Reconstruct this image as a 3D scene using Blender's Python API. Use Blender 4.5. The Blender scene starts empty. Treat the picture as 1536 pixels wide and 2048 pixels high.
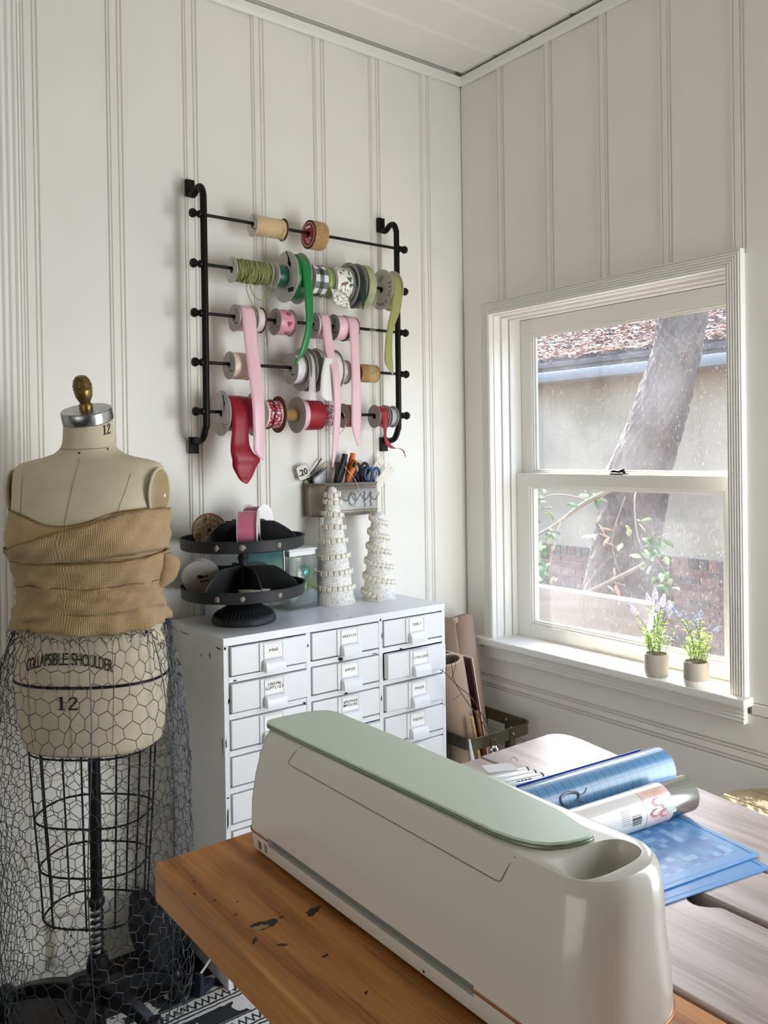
import bpy, bmesh, math, random
from mathutils import Vector, Matrix
from math import sin, cos, pi, sqrt, radians
S = bpy.context.scene
COL = S.collection
RND = random.Random(7)

# ---------------------------------------------------------------- camera
cam = bpy.data.cameras.new('camera')
cam.sensor_fit = 'AUTO'; cam.sensor_width = 36.0
cam.lens = 1692.0 / 2048 * 36
cam.shift_x = (768 - 852.3) / 2048
cam.shift_y = (919.7 - 1024) / 2048
cam.clip_start = 0.02
cam_ob = bpy.data.objects.new('camera', cam); COL.objects.link(cam_ob)
yaw, pit, rol = radians(51.16), radians(-0.517), radians(-0.791)
fw = Vector((cos(yaw) * cos(pit), sin(yaw) * cos(pit), sin(pit)))
rt = Vector((sin(yaw), -cos(yaw), 0)); up = rt.cross(fw)
R = rt * cos(rol) + up * sin(rol); U = -rt * sin(rol) + up * cos(rol)
m = Matrix((R, U, -fw)).transposed().to_4x4(); m.translation = Vector((0, 0, 1.29))
cam_ob.matrix_world = m
S.camera = cam_ob

# ---------------------------------------------------------------- sky, sun, daylight, exposure
SKY, SUNP, BEHIND, BESIDE = 1.2, 13.0, 13, 33
W = bpy.data.worlds.new('world'); S.world = W; W.use_nodes = True
nt = W.node_tree; nt.nodes.clear()
o = nt.nodes.new('ShaderNodeOutputWorld'); b = nt.nodes.new('ShaderNodeBackground')
sk = nt.nodes.new('ShaderNodeTexSky'); sk.sky_type = 'NISHITA'; sk.sun_disc = False
SUN = Vector((0.42, 0.62, 0.80)).normalized()          # towards the sun
sk.sun_elevation = math.asin(SUN.z); sk.sun_rotation = math.atan2(SUN.x, SUN.y)
sk.air_density = 1.0; sk.dust_density = 3.0; sk.ozone_density = 1.0
nt.links.new(sk.outputs[0], b.inputs[0]); b.inputs[1].default_value = SKY
nt.links.new(b.outputs[0], o.inputs[0])

def lamp(name, kind, energy, loc, rot=None, direction=None, color=(1, 1, 1), **kw):
    l = bpy.data.lights.new(name, kind); l.energy = energy; l.color = color
    for k, v in kw.items(): setattr(l, k, v)
    ob = bpy.data.objects.new(name, l); COL.objects.link(ob); ob.location = loc
    d = Vector(direction); ob.rotation_euler = d.to_track_quat('-Z', 'Y').to_euler()
    return ob
lamp('sun', 'SUN', SUNP, (8, 8, 10), direction=-SUN, color=(1, 0.95, 0.87), angle=0.0095)
# daylight of the room's other windows, behind and beside the camera
lamp('daylight_behind', 'AREA', BEHIND, (-2.45, -0.3, 0.95), direction=(1, 0.16, -0.05), color=(1.0, 0.97, 0.93), shape='RECTANGLE', size=2.2, size_y=1.6, spread=radians(140))
lamp('daylight_beside', 'AREA', BESIDE, (1.86, 0.15, 1.02), direction=(-0.75, 1, 0.0), color=(0.90, 0.95, 1.0), shape='RECTANGLE', size=0.90, size_y=1.5, spread=radians(150))
# portal that guides sky light through the window in view
pl = lamp('window_portal', 'AREA', 1, (2.2, 1.62, 1.2), direction=(-1, 0, 0), shape='RECTANGLE', size=0.95, size_y=1.15)
pl.data.cycles.is_portal = True
S.view_settings.view_transform = 'Standard'; S.view_settings.look = 'None'
S.view_settings.gamma = 1.0; S.view_settings.use_curve_mapping = False
S.view_settings.exposure = 0.28
S.cycles.use_denoising = True
S.cycles.max_bounces = 10; S.cycles.diffuse_bounces = 5; S.cycles.glossy_bounces = 4
S.cycles.transmission_bounces = 8; S.cycles.transparent_max_bounces = 16
S.cycles.caustics_reflective = False; S.cycles.caustics_refractive = False
S.cycles.sample_clamp_indirect = 6

# ---------------------------------------------------------------- helpers
def lin(h):
    h = h.lstrip('#'); out = []
    for i in (0, 2, 4):
        v = int(h[i:i + 2], 16) / 255
        out.append(v / 12.92 if v <= 0.04045 else ((v + 0.055) / 1.055) ** 2.4)
    return (*out, 1)

MATS = {}
def mat(name, col, rough=0.5, metal=0.0, var=None, bump=None, coat=0.0, trans=0.0, ior=1.45, sheen=0.0, alpha=1.0, coords='Object', spec=0.5, aniso=None):
    """var=(hex2, scale, low, high[, stretch xyz]) mottles the colour, bump=(scale, strength[, stretch])"""
    if name in MATS: return MATS[name]
    m = bpy.data.materials.new(name); m.use_nodes = True; n = m.node_tree.nodes; L = m.node_tree.links
    p = n['Principled BSDF']
    p.inputs['Base Color'].default_value = lin(col); p.inputs['Roughness'].default_value = rough
    p.inputs['Metallic'].default_value = metal; p.inputs['IOR'].default_value = ior
    p.inputs['Coat Weight'].default_value = coat; p.inputs['Coat Roughness'].default_value = 0.08
    p.inputs['Transmission Weight'].default_value = trans; p.inputs['Alpha'].default_value = alpha
    p.inputs['Sheen Weight'].default_value = sheen; p.inputs['Specular IOR Level'].default_value = spec
    t = n.new('ShaderNodeTexCoord')
    def noise(scale, stretch):
        mp = n.new('ShaderNodeMapping'); mp.inputs['Scale'].default_value = stretch
        L.new(t.outputs[coords], mp.inputs[0])
        q = n.new('ShaderNodeTexNoise'); q.inputs['Scale'].default_value = scale; q.inputs['Detail'].default_value = 5
        L.new(mp.outputs[0], q.inputs['Vector']); return q
    if var:
        q = noise(var[1], var[4] if len(var) > 4 else (1, 1, 1))
        r = n.new('ShaderNodeValToRGB'); r.color_ramp.elements[0].position = var[2]; r.color_ramp.elements[1].position = var[3]
        r.color_ramp.elements[0].color = lin(col); r.color_ramp.elements[1].color = lin(var[0])
        L.new(q.outputs[0], r.inputs[0]); L.new(r.outputs[0], p.inputs['Base Color'])
    if bump:
        q = noise(bump[0], bump[2] if len(bump) > 2 else (1, 1, 1))
        bn = n.new('ShaderNodeBump'); bn.inputs['Strength'].default_value = bump[1]; bn.inputs['Distance'].default_value = bump[3] if len(bump) > 3 else 0.002
        L.new(q.outputs[0], bn.inputs['Height']); L.new(bn.outputs[0], p.inputs['Normal'])
    MATS[name] = m
    return m

class MB:
    def __init__(s): s.v = []; s.f = []; s.mi = []; s.uv = {}
    def add(s, vs, fs, mi=0, uvs=None):
        k = len(s.v); s.v += [tuple(q) for q in vs]
        for i, f in enumerate(fs):
            if uvs: s.uv[len(s.f)] = [uvs[j] for j in f]
            s.f.append(tuple(k + j for j in f)); s.mi.append(mi)
        return s
    def box(s, x0, x1, y0, y1, z0, z1, mi=0):
        v = [(x, y, z) for z in (z0, z1) for y in (y0, y1) for x in (x0, x1)]
        return s.add(v, [(0, 2, 3, 1), (4, 5, 7, 6), (0, 1, 5, 4), (2, 6, 7, 3), (0, 4, 6, 2), (1, 3, 7, 5)], mi)
    def prism(s, pts, axis, a, b, mi=0):
        """polygon pts (two coordinates) extruded along axis from a to b"""
        def P(p, t):
            return {'x': (t, p[0], p[1]), 'y': (p[0], t, p[1]), 'z': (p[0], p[1], t)}[axis]
        n = len(pts); v = [P(p, a) for p in pts] + [P(p, b) for p in pts]
        fs = [(i, (i + 1) % n, n + (i + 1) % n, n + i) for i in range(n)] + [tuple(range(n))[::-1], tuple(range(n, 2 * n))]
        return s.add(v, fs, mi)
    def tube(s, path, r, n=8, closed=False, mi=0, caps=True):
        P = [Vector(p) for p in path]; m = len(P); rs = r if isinstance(r, (list, tuple)) else [r] * m
        ref = None; v = []
        for i, p in enumerate(P):
            if closed: t = P[(i + 1) % m] - P[i - 1]
            else: t = P[min(i + 1, m - 1)] - P[max(i - 1, 0)]
            if t.length < 1e-9: t = Vector((0, 0, 1))
            t.normalize()
            if ref is None: ref = Vector((0, 0, 1)) if abs(t.z) < 0.9 else Vector((1, 0, 0))
            a = (ref - t * ref.dot(t))
            if a.length < 1e-6: a = t.orthogonal()
            a.normalize(); ref = a; b = t.cross(a)
            for k in range(n):
                w = 2 * pi * k / n; v.append(p + (a * cos(w) + b * sin(w)) * rs[i])
        fs = []
        for i in range(m if closed else m - 1):
            j = (i + 1) % m
            for k in range(n):
                l = (k + 1) % n; fs.append((i * n + k, i * n + l, j * n + l, j * n + k))
        if caps and not closed: fs += [tuple(range(n))[::-1], tuple(range((m - 1) * n, m * n))]
        return s.add(v, fs, mi)
    def lathe(s, prof, n=32, c=(0, 0, 0), axis='z', mi=0, closed=False, sx=1, sy=1):
        """prof = [(radius, height)]; closed joins last to first (for rings)"""
        v = []; m = len(prof)
        for r, h in prof:
            for k in range(n):
                w = 2 * pi * k / n; a, b = r * cos(w) * sx, r * sin(w) * sy
                q = {'z': (a, b, h), 'x': (h, a, b), 'y': (b, h, a)}[axis]
                v.append((c[0] + q[0], c[1] + q[1], c[2] + q[2]))
        fs = []
        for i in range(m if closed else m - 1):
            j = (i + 1) % m
            for k in range(n):
                l = (k + 1) % n; fs.append((i * n + k, i * n + l, j * n + l, j * n + k))
        if not closed:
            if prof[0][0] > 1e-6: fs.append(tuple(range(n))[::-1])
            if prof[-1][0] > 1e-6: fs.append(tuple(range((m - 1) * n, m * n)))
        return s.add(v, fs, mi)
    def grid(s, fn, nu, nv, wrap=False, mi=0, su=1.0, sv=1.0):
        v = []; uv = []; cols = nu if wrap else nu + 1
        for j in range(nv + 1):
            for i in range(cols):
                v.append(tuple(fn(i / nu, j / nv)))
        k = len(s.v); s.v += v
        for j in range(nv):
            for i in range(nu):
                a = j * cols + i; b = j * cols + (i + 1) % cols; c = (j + 1) * cols + (i + 1) % cols; d = (j + 1) * cols + i
                s.uv[len(s.f)] = [(i / nu * su, j / nv * sv), ((i + 1) / nu * su, j / nv * sv), ((i + 1) / nu * su, (j + 1) / nv * sv), (i / nu * su, (j + 1) / nv * sv)]
                s.f.append((k + a, k + b, k + c, k + d)); s.mi.append(mi)
        return s
    def sphere(s, c, r, n=16, m=10, mi=0, sz=1.0):
        return s.lathe([(max(r * sin(pi * i / m), 1e-7), -r * sz * cos(pi * i / m)) for i in range(m + 1)], n, c, mi=mi)
    def mesh(s, name):
        me = bpy.data.meshes.new(name); me.from_pydata(s.v, [], s.f)
        if s.uv:
            L = me.uv_layers.new(name='UVMap').data
            for p in me.polygons:
                u = s.uv.get(p.index)
                if u:
                    for q, li in enumerate(p.loop_indices): L[li].uv = u[q]
        for p in me.polygons: p.material_index = s.mi[p.index]; p.use_smooth = True
        bm = bmesh.new(); bm.from_mesh(me); bmesh.ops.recalc_face_normals(bm, faces=bm.faces); bm.to_mesh(me); bm.free()
        me.set_sharp_from_angle(angle=radians(38))
        return me

def tag(o, label=None, cat=None, group=None, kind=None):
    if label: o['label'] = label
    if cat: o['category'] = cat
    if group: o['group'] = group
    if kind: o['kind'] = kind
    return o
def obj(name, mb, mats, parent=None, loc=None, rot=None, bevel=0, seg=2, solid=0, sub=0, world=False, **tg):
    me = mb if isinstance(mb, bpy.types.Mesh) else mb.mesh(name)
    if not me.materials:
        for q in (mats if isinstance(mats, (list, tuple)) else [mats]): me.materials.append(q)
    o = bpy.data.objects.new(name, me); COL.objects.link(o)
    if parent:
        o.parent = parent
        if world: o.matrix_parent_inverse = parent.matrix_world.inverted() if not parent.parent else (Matrix.Translation(parent.parent.location) @ parent.matrix_basis).inverted()
    if loc: o.location = loc
    if rot: o.rotation_euler = rot
    if solid:
        q = o.modifiers.new('thick', 'SOLIDIFY'); q.thickness = solid; q.offset = 0
    if bevel:
        q = o.modifiers.new('edge', 'BEVEL'); q.width = bevel; q.segments = seg; q.limit_method = 'ANGLE'; q.angle_limit = radians(40); q.harden_normals = True
    if sub:
        q = o.modifiers.new('smooth', 'SUBSURF'); q.levels = sub; q.render_levels = sub
    return tag(o, **tg)
def thing(name, label, cat, loc=(0, 0, 0), rz=0, group=None, rot=None):
    o = bpy.data.objects.new(name, None); COL.objects.link(o); o.empty_display_size = 0.05
    o.location = loc; o.rotation_euler = rot or (0, 0, rz)
    o.matrix_world = Matrix.LocRotScale(Vector(loc), o.rotation_euler, None)
    return tag(o, label, cat, group)
def structure(name): 
    o = bpy.data.objects.new(name, None); COL.objects.link(o); o['kind'] = 'structure'; return o
def struct(name, mb, m, **k): return obj(name, mb, m, kind='structure', **k)
def copy_tree(o, parent=None):
    c = o.copy(); COL.objects.link(c)
    if parent: c.parent = parent
    for ch in list(o.children): copy_tree(ch, c)
    return c
_fc = {}
def text_mesh(s, size, depth=0.0004, align='CENTER', spacing=1.0, bold=0.0):
    k = (s, size, depth, align, spacing, bold)
    if k in _fc: return _fc[k]
    cu = bpy.data.curves.new('lettering', 'FONT'); cu.body = s; cu.size = size; cu.extrude = depth; cu.align_x = align; cu.align_y = 'CENTER'
    cu.space_character = spacing; cu.offset = bold; cu.resolution_u = 3
    ob = bpy.data.objects.new('tmp', cu); COL.objects.link(ob)
    me = bpy.data.meshes.new_from_object(ob.evaluated_get(bpy.context.evaluated_depsgraph_get()))
    bpy.data.objects.remove(ob); bpy.data.curves.remove(cu); me.materials.clear(); _fc[k] = me
    return me.copy()
def text_on(s, size, parent, M4, m, name='lettering', **k):
    """flat lettering laid by matrix M4 (its x reads along, its z is the outward normal), in the parent's frame"""
    me = text_mesh(s, size, **k).copy(); me.transform(M4)
    return obj(name, me, m, parent)
def frame(o, x, z):
    """matrix with origin o, reading direction x and outward normal z"""
    x = Vector(x).normalized(); z = Vector(z).normalized(); y = z.cross(x)
    M4 = Matrix((x, y, z)).transposed().to_4x4(); M4.translation = Vector(o); return M4
def smooth_path(pts, n=6):
    """Catmull-Rom through pts"""
    P = [Vector(p) for p in pts]; out = []
    for i in range(len(P) - 1):
        a, b, c, d = P[max(i - 1, 0)], P[i], P[i + 1], P[min(i + 2, len(P) - 1)]
        for k in range(n):
            t = k / n
            out.append(0.5 * ((2 * b) + (c - a) * t + (2 * a - 5 * b + 4 * c - d) * t * t + (3 * b - a - 3 * c + d) * t ** 3))
    out.append(P[-1]); return out
def hsh(*a):
    v = sin(sum((i + 1) * 12.9898 * x for i, x in enumerate(a))) * 43758.5453; return v - math.floor(v)

# ---------------------------------------------------------------- room
XW, YB, ZC = 1.948, 2.2, 2.585           # window wall, back wall, ceiling
paint = mat('wall_paint', '#ebe8e0', 0.42, var=('#e6e3da', 3, 0.35, 0.7), bump=(60, 0.03))
trimp = mat('trim_paint', '#eceae3', 0.30, bump=(40, 0.03))
ceilp = mat('ceiling_paint', '#edeae3', 0.5, bump=(50, 0.03))
darkw = mat('dark_floor_wood', '#2b2320', 0.45, var=('#1d1715', 6, 0.3, 0.7, (1, 12, 1)))
fl_ = structure('floor'); fl_.location = (0, 0, 0)
obj('subfloor', MB().box(-2.6, 2.15, -2.6, 2.3, -0.15, -0.02), darkw, fl_)
fp = MB().box(0, 0.118, -2.5, 2.198, -0.02, 0).mesh('plank'); 
for i in range(37): obj('plank', fp, darkw, fl_, loc=(-2.45 + i * 0.12, 0, 0), bevel=0.001, seg=1)

# board cross-section: along u a flat field, then a double-grooved bead; d is depth into the room
BEAD = [(0, 0), (0.002, -0.005), (0.0055, -0.005), (0.008, 0), (0.0105, 0), (0.0125, -0.004), (0.015, 0), (0.031, 0), (0.0335, -0.004), (0.0355, 0), (0.038, 0), (0.0405, -0.005), (0.044, -0.005), (0.046, 0)]
def board_profile(pitch): return [(0, 0)] + [(pitch - 0.046 + u, d) for u, d in BEAD[1:]]
def clip_profile(pr, u0, u1):
    def at(u):
        for (a, x), (b, y) in zip(pr, pr[1:]):
            if a <= u <= b: return (u, x + (y - x) * (u - a) / max(b - a, 1e-9))
        return (u, pr[-1][1])
    return [at(u0)] + [p for p in pr if u0 < p[0] < u1] + [at(u1)]
def board(pr, to3, a, b, back=-0.014):
    """extrude profile from a to b; to3(u, d, t)"""
    u0, u1 = pr[0][0], pr[-1][0]; loop = list(pr) + [(u1, back), (u0, back)]; n = len(loop)
    mb = MB(); mb.add([to3(u, d, a) for u, d in loop] + [to3(u, d, b) for u, d in loop],
                      [(i, (i + 1) % n, n + (i + 1) % n, n + i) for i in range(n)] + [tuple(range(n)), tuple(range(n, 2 * n))[::-1]])
    return mb
# back wall: vertical boards above z 0.655, boards lying level below
wb = structure('wall_back')
obj('backing', MB().box(-2.6, 2.15, YB + 0.014, YB + 0.12, -0.02, 2.7), paint, wb)
pb = 0.2055; prb = board_profile(pb)
bm_ = board(prb, lambda u, d, t: (u, -d, t), 0.655, ZC - 0.004).mesh('board')
k0 = 0.572
for k in range(-15, 6): obj('board', bm_, paint, wb, loc=(k0 + k * pb, YB, 0))
obj('board', board(clip_profile(prb, 0, XW + .0138 - (k0 + 6 * pb)), lambda u, d, t: (u, -d, t), 0.655, ZC - 0.004), paint, wb, loc=(k0 + 6 * pb, YB, 0))
BANDS = [(0.0, 0.13), (0.13, 0.312), (0.312, 0.492), (0.492, 0.6235)]
def level_profile(z0, z1):                # bead at the foot of each level board
    return [(z0 + u, d * 1.7) for u, d in (BEAD if z0 > 0 else [(0, 0)])] + [(z1, 0)]
for z0, z1 in BANDS:
    obj('board', board(level_profile(z0, z1), lambda u, d, t: (t, YB - d, u), -2.55, XW), paint, wb)
obj('cap_rail', MB().box(-2.55, XW, YB - 0.004, YB + 0.014, 0.6255, 0.653), paint, wb, bevel=0.002)
# window wall
OY0, OY1, OZ0, OZ1 = 1.187, 2.055, 0.645, 1.742     # opening
ww = structure('wall_right')
bw = MB()
x0, x1 = XW + 0.014, 2.145
bw.box(x0, x1, OY1, 2.3, -0.02, 2.7); bw.box(x0, x1, -2.6, OY0, -0.02, 2.7); bw.box(x0, x1, OY0, OY1, OZ1, 2.7); bw.box(x0, x1, OY0, OY1, -0.02, OZ0)
obj('backing', bw, paint, ww)
pw_ = 0.2135; prw = board_profile(pw_)
toW = lambda u, d, t: (-d, -u, t)
full = board(prw, toW, 0.655, ZC - 0.004).mesh('board'); above = board(prw, toW, 1.775, ZC - 0.004).mesh('board')
ys = 2.037 + pw_ - 0.046                  # u = 0 of the first board
obj('board', board(clip_profile(prw, ys - YB, ys - 2.095), toW, 0.655, ZC - 0.004), paint, ww, loc=(XW, ys, 0))
obj('board', board(clip_profile(prw, ys - 2.095, pw_), toW, 1.775, ZC - 0.004), paint, ww, loc=(XW, ys, 0))
for k in range(1, 5): obj('board', above, paint, ww, loc=(XW, ys - k * pw_, 0))
yk = ys - 5 * pw_
obj('board', MB().box(XW, XW + 0.014, yk, 1.150, 0.655, 1.775), paint, ww)
for k in range(5, 21): obj('board', full, paint, ww, loc=(XW, ys - k * pw_, 0))
for z0, z1 in BANDS:
    obj('board', board(level_profile(z0, z1), lambda u, d, t: (XW - d, t, u), -2.55, YB), paint, ww)
obj('cap_rail', MB().box(XW - 0.004, XW + 0.014, 2.13, YB, 0.6255, 0.653), paint, ww, bevel=0.002)
obj('cap_rail', MB().box(XW - 0.004, XW + 0.014, -2.55, 1.135, 0.6255, 0.653), paint, ww, bevel=0.002)
struct('unseen_roof', MB().prism([(2.60, 2.72), (-3.2, 4.6), (-3.2, 4.7), (2.60, 2.84)], 'y', -5, 6), mat('roof_boards', '#8c857c', .8))  # unseen roof of this house, added to keep sky light off the neighbour's wall
# the unseen sides of the room
struct('wall_left', MB().box(-2.7, -2.6, -2.6, 2.3, -0.02, 2.7), paint)
struct('wall_front', MB().box(-2.6, 2.15, -2.7, -2.6, -0.02, 2.7), paint)
# ceiling of boards
ce = structure('ceiling')
obj('backing', MB().box(-2.6, 2.15, -2.6, 2.3, ZC + 0.02, ZC + 0.1), ceilp, ce)
CP = [(0, 0.006), (0.004, 0), (0.150, 0), (0.1535, 0.003), (0.157, 0.0), (0.161, 0.010), (0.165, 0.010)]
cbm = board([(u, -d) for u, d in CP], lambda u, d, t: (t, u, -d), -2.55, XW - 0.006, back=-0.022).mesh('plank')
for k in range(29): obj('plank', cbm, ceilp, ce, loc=(0, 2.02 - k * 0.165 + 0.165 - 0.157 - 0.008, ZC))
# crown strips
def crown(name, to3, a, b):
    pr = [(0, 0), (0, 0.006), (0.006, 0.012), (0.016, 0.014), (0.026, 0.017), (0.030, 0.012), (0.030, 0)]
    mb = MB(); n = len(pr)
    mb.add([to3(d, ZC - 0.037 + z, a) for z, d in pr] + [to3(d, ZC - 0.037 + z, b) for z, d in pr], [(i, (i + 1) % n, n + (i + 1) % n, n + i) for i in range(n)] + [tuple(range(n)), tuple(range(n, 2 * n))[::-1]])
    struct(name, mb, trimp)
crown('trim_1', lambda d, z, t: (t, YB - d, z), -2.55, XW)
crown('trim_2', lambda d, z, t: (XW - d, t, z), -2.55, YB)
# reeded casing at the left end of the back wall
def reeds(w, n, t, edge=0.006):
    p = [(0, 0), (0, t - 0.003), (0.002, t), (edge, t)]; s = (w - 2 * edge) / n
    for i in range(n):
        a = edge + i * s
        p += [(a + s * 0.08, t - 0.0035), (a + s * 0.3, t + 0.0005), (a + s * 0.5, t + 0.0015), (a + s * 0.7, t + 0.0005), (a + s * 0.92, t - 0.0035)]
    return p + [(w - edge, t), (w - 0.002, t), (w, t - 0.003), (w, 0)]
pr = reeds(0.085, 5, 0.02); n = len(pr)
mb = MB(); mb.add([(0.528 - u, YB - d, 0) for u, d in pr] + [(0.528 - u, YB - d, ZC - 0.04) for u, d in pr], [(i, (i + 1) % n, n + (i + 1) % n, n + i) for i in range(n)] + [tuple(range(n))])
struct('trim_3', mb, trimp)
struct('door_1', MB().box(-0.37, 0.44, YB - 0.012, YB + 0.01, 0.01, 2.05), trimp, bevel=0.003)

# ---- window
win = structure('window_1')
pr = reeds(0.044, 5, 0.018, 0.004); mb = MB(); n = len(pr)
rings = [[(XW - d, OY1 + u, 0.668) for u, d in pr], [(XW - d, OY1 + u, OZ1 + u) for u, d in pr], [(XW - d, OY0 - u, OZ1 + u) for u, d in pr], [(XW - d, OY0 - u, 0.668) for u, d in pr]]
mb.add(sum(rings, []), [(r * n + i, r * n + (i + 1) % n, (r + 1) * n + (i + 1) % n, (r + 1) * n + i) for r in range(3) for i in range(n)])
obj('casing', mb, trimp, win)
mb = MB()                                 # jamb with stepped stops
for xa, xb, t in ((1.9485, 1.979, 0.003), (1.980, 2.0105, 0.009), (2.0125, 2.0345, 0.014), (2.0345, 2.145, 0.008)):
    mb.box(xa, xb, OY1 - t, OY1 + 0.01, OZ0, OZ1); mb.box(xa, xb, OY0 - 0.01, OY0 + t, OZ0, OZ1); mb.box(xa, xb, OY0 + t, OY1 - t, OZ1 - t, OZ1 + 0.01)
obj('jamb', mb, trimp, win, bevel=0.0012, seg=1)
mb = MB().box(1.906, 2.0345, OY0 - 0.055, OY1 + 0.08, 0.645, 0.668)
obj('stool', mb, trimp, win, bevel=0.004, seg=3)
mb = MB(); pr = reeds(0.046, 4, 0.020, 0.003); n = len(pr)
mb.add([(XW - d, OY0 - 0.040, 0.599 + z) for z, d in pr] + [(XW - d, OY1 + 0.05, 0.599 + z) for z, d in pr], [(i, (i + 1) % n, n + (i + 1) % n, n + i) for i in range(n)] + [tuple(range(n)), tuple(range(n, 2 * n))[::-1]])
obj('apron', mb, trimp, win, bevel=0.001, seg=1)
obj('outer_sill', MB().prism([(2.0345, 0.62), (2.26, 0.60), (2.26, 0.635), (2.0345, 0.667)], 'y', OY0 - 0.04, OY1 + 0.04), trimp, win)
def sash(name, x0, x1, z0, z1, st, br, tr):
    y0, y1 = OY0 + 0.009, OY1 - 0.009; mb = MB()
    mb.box(x0, x1, y1 - st, y1, z0, z1); mb.box(x0, x1, y0, y0 + st, z0, z1)
    mb.box(x0, x1, y0 + st, y1 - st, z0, z0 + br); mb.box(x0, x1, y0 + st, y1 - st, z1 - tr, z1)
    s_ = obj(name, mb, trimp, win, bevel=0.0015, seg=2)
    mb = MB()                             # stepped glazing bead
    for q, e in ((0.006, 0.004), (0.012, 0.010)):
        a, b, c, d = y0 + st, y1 - st, z0 + br, z1 - tr; X0, X1 = x0 + e, x1 - e
        mb.box(X0, X1, b - q, b, c, d); mb.box(X0, X1, a, a + q, c, d); mb.box(X0, X1, a + q, b - q, c, c + q); mb.box(X0, X1, a + q, b - q, d - q, d)
    obj('glazing_bead', mb, trimp, s_, bevel=0.0008, seg=1)
    xm = (x0 + x1) / 2
    obj('glass_pane', MB().box(xm - 0.0015, xm + 0.0015, y0 + st + 0.004, y1 - st - 0.004, z0 + br + 0.004, z1 - tr - 0.004), glass, s_)
    return s_
def glass_mat():
    m = bpy.data.materials.new('dusty_glass'); m.use_nodes = True; n = m.node_tree.nodes; L = m.node_tree.links; n.clear()
    out = n.new('ShaderNodeOutputMaterial'); tr = n.new('ShaderNodeBsdfTransparent'); gl = n.new('ShaderNodeBsdfGlossy'); gl.inputs['Roughness'].default_value = 0.02
    du = n.new('ShaderNodeBsdfTranslucent'); du.inputs[0].default_value = (0.80, 0.82, 0.86, 1); dd = n.new('ShaderNodeBsdfDiffuse'); dd.inputs[0].default_value = (0.75, 0.76, 0.78, 1)
    tr.inputs[0].default_value = (0.97, 0.98, 0.98, 1)
    lw = n.new('ShaderNodeLayerWeight'); lw.inputs[0].default_value = 0.5
    pq = n.new('ShaderNodeMath'); pq.operation = 'POWER'; L.new(lw.outputs['Facing'], pq.inputs[0]); pq.inputs[1].default_value = 5
    fr = n.new('ShaderNodeMath'); fr.operation = 'MULTIPLY_ADD'; L.new(pq.outputs[0], fr.inputs[0]); fr.inputs[1].default_value = 0.6; fr.inputs[2].default_value = 0.03
    a = n.new('ShaderNodeMixShader'); L.new(fr.outputs[0], a.inputs[0]); L.new(tr.outputs[0], a.inputs[1]); L.new(gl.outputs[0], a.inputs[2])
    d = n.new('ShaderNodeMixShader'); d.inputs[0].default_value = 0.3; L.new(du.outputs[0], d.inputs[1]); L.new(dd.outputs[0], d.inputs[2])
    t = n.new('ShaderNodeTexCoord')
    n1 = n.new('ShaderNodeTexNoise'); n1.inputs['Scale'].default_value = 4.0; n1.inputs['Detail'].default_value = 3; L.new(t.outputs['Object'], n1.inputs['Vector'])
    mp = n.new('ShaderNodeMapping'); mp.inputs['Scale'].default_value = (1, 1, 0.35); L.new(t.outputs['Object'], mp.inputs[0])
    n2 = n.new('ShaderNodeTexNoise'); n2.inputs['Scale'].default_value = 260; n2.inputs['Detail'].default_value = 2; L.new(mp.outputs[0], n2.inputs['Vector'])
    r1 = n.new('ShaderNodeMapRange'); r1.inputs[1].default_value = 0.4; r1.inputs[2].default_value = 0.7; r1.inputs[3].default_value = DUST[0]; r1.inputs[4].default_value = DUST[1]; L.new(n1.outputs[0], r1.inputs[0])
    r2 = n.new('ShaderNodeMapRange'); r2.inputs[1].default_value = 0.63; r2.inputs[2].default_value = 0.75; r2.inputs[3].default_value = 0; r2.inputs[4].default_value = DUST[2]; L.new(n2.outputs[0], r2.inputs[0])
    ad = n.new('ShaderNodeMath'); ad.use_clamp = True; L.new(r1.outputs[0], ad.inputs[0]); L.new(r2.outputs[0], ad.inputs[1])
    f = n.new('ShaderNodeMixShader'); L.new(ad.outputs[0], f.inputs[0]); L.new(a.outputs[0], f.inputs[1]); L.new(d.outputs[0], f.inputs[2]); L.new(f.outputs[0], out.inputs[0])
    return m
DUST = (0.02, 0.065, 0.2)
glass = glass_mat()
up_ = sash('sash', 2.068, 2.098, 1.178, 1.733, 0.049, 0.037, 0.050)
lo_ = sash('sash', 2.035, 2.065, 0.668, 1.215, 0.063, 0.045, 0.040)
bronze = mat('dark_bronze', '#3a2c26', 0.4, 0.8)
mb = MB().box(2.036, 2.062, 1.597, 1.645, 1.2152, 1.2185); mb.tube([(2.05, 1.60, 1.2185), (2.05, 1.605, 1.228), (2.048, 1.62, 1.2235), (2.045, 1.637, 1.226), (2.042, 1.645, 1.2225)], [0.004, 0.0065, 0.004, 0.005, 0.0025], 8)
obj('latch', mb, bronze, lo_)

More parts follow.
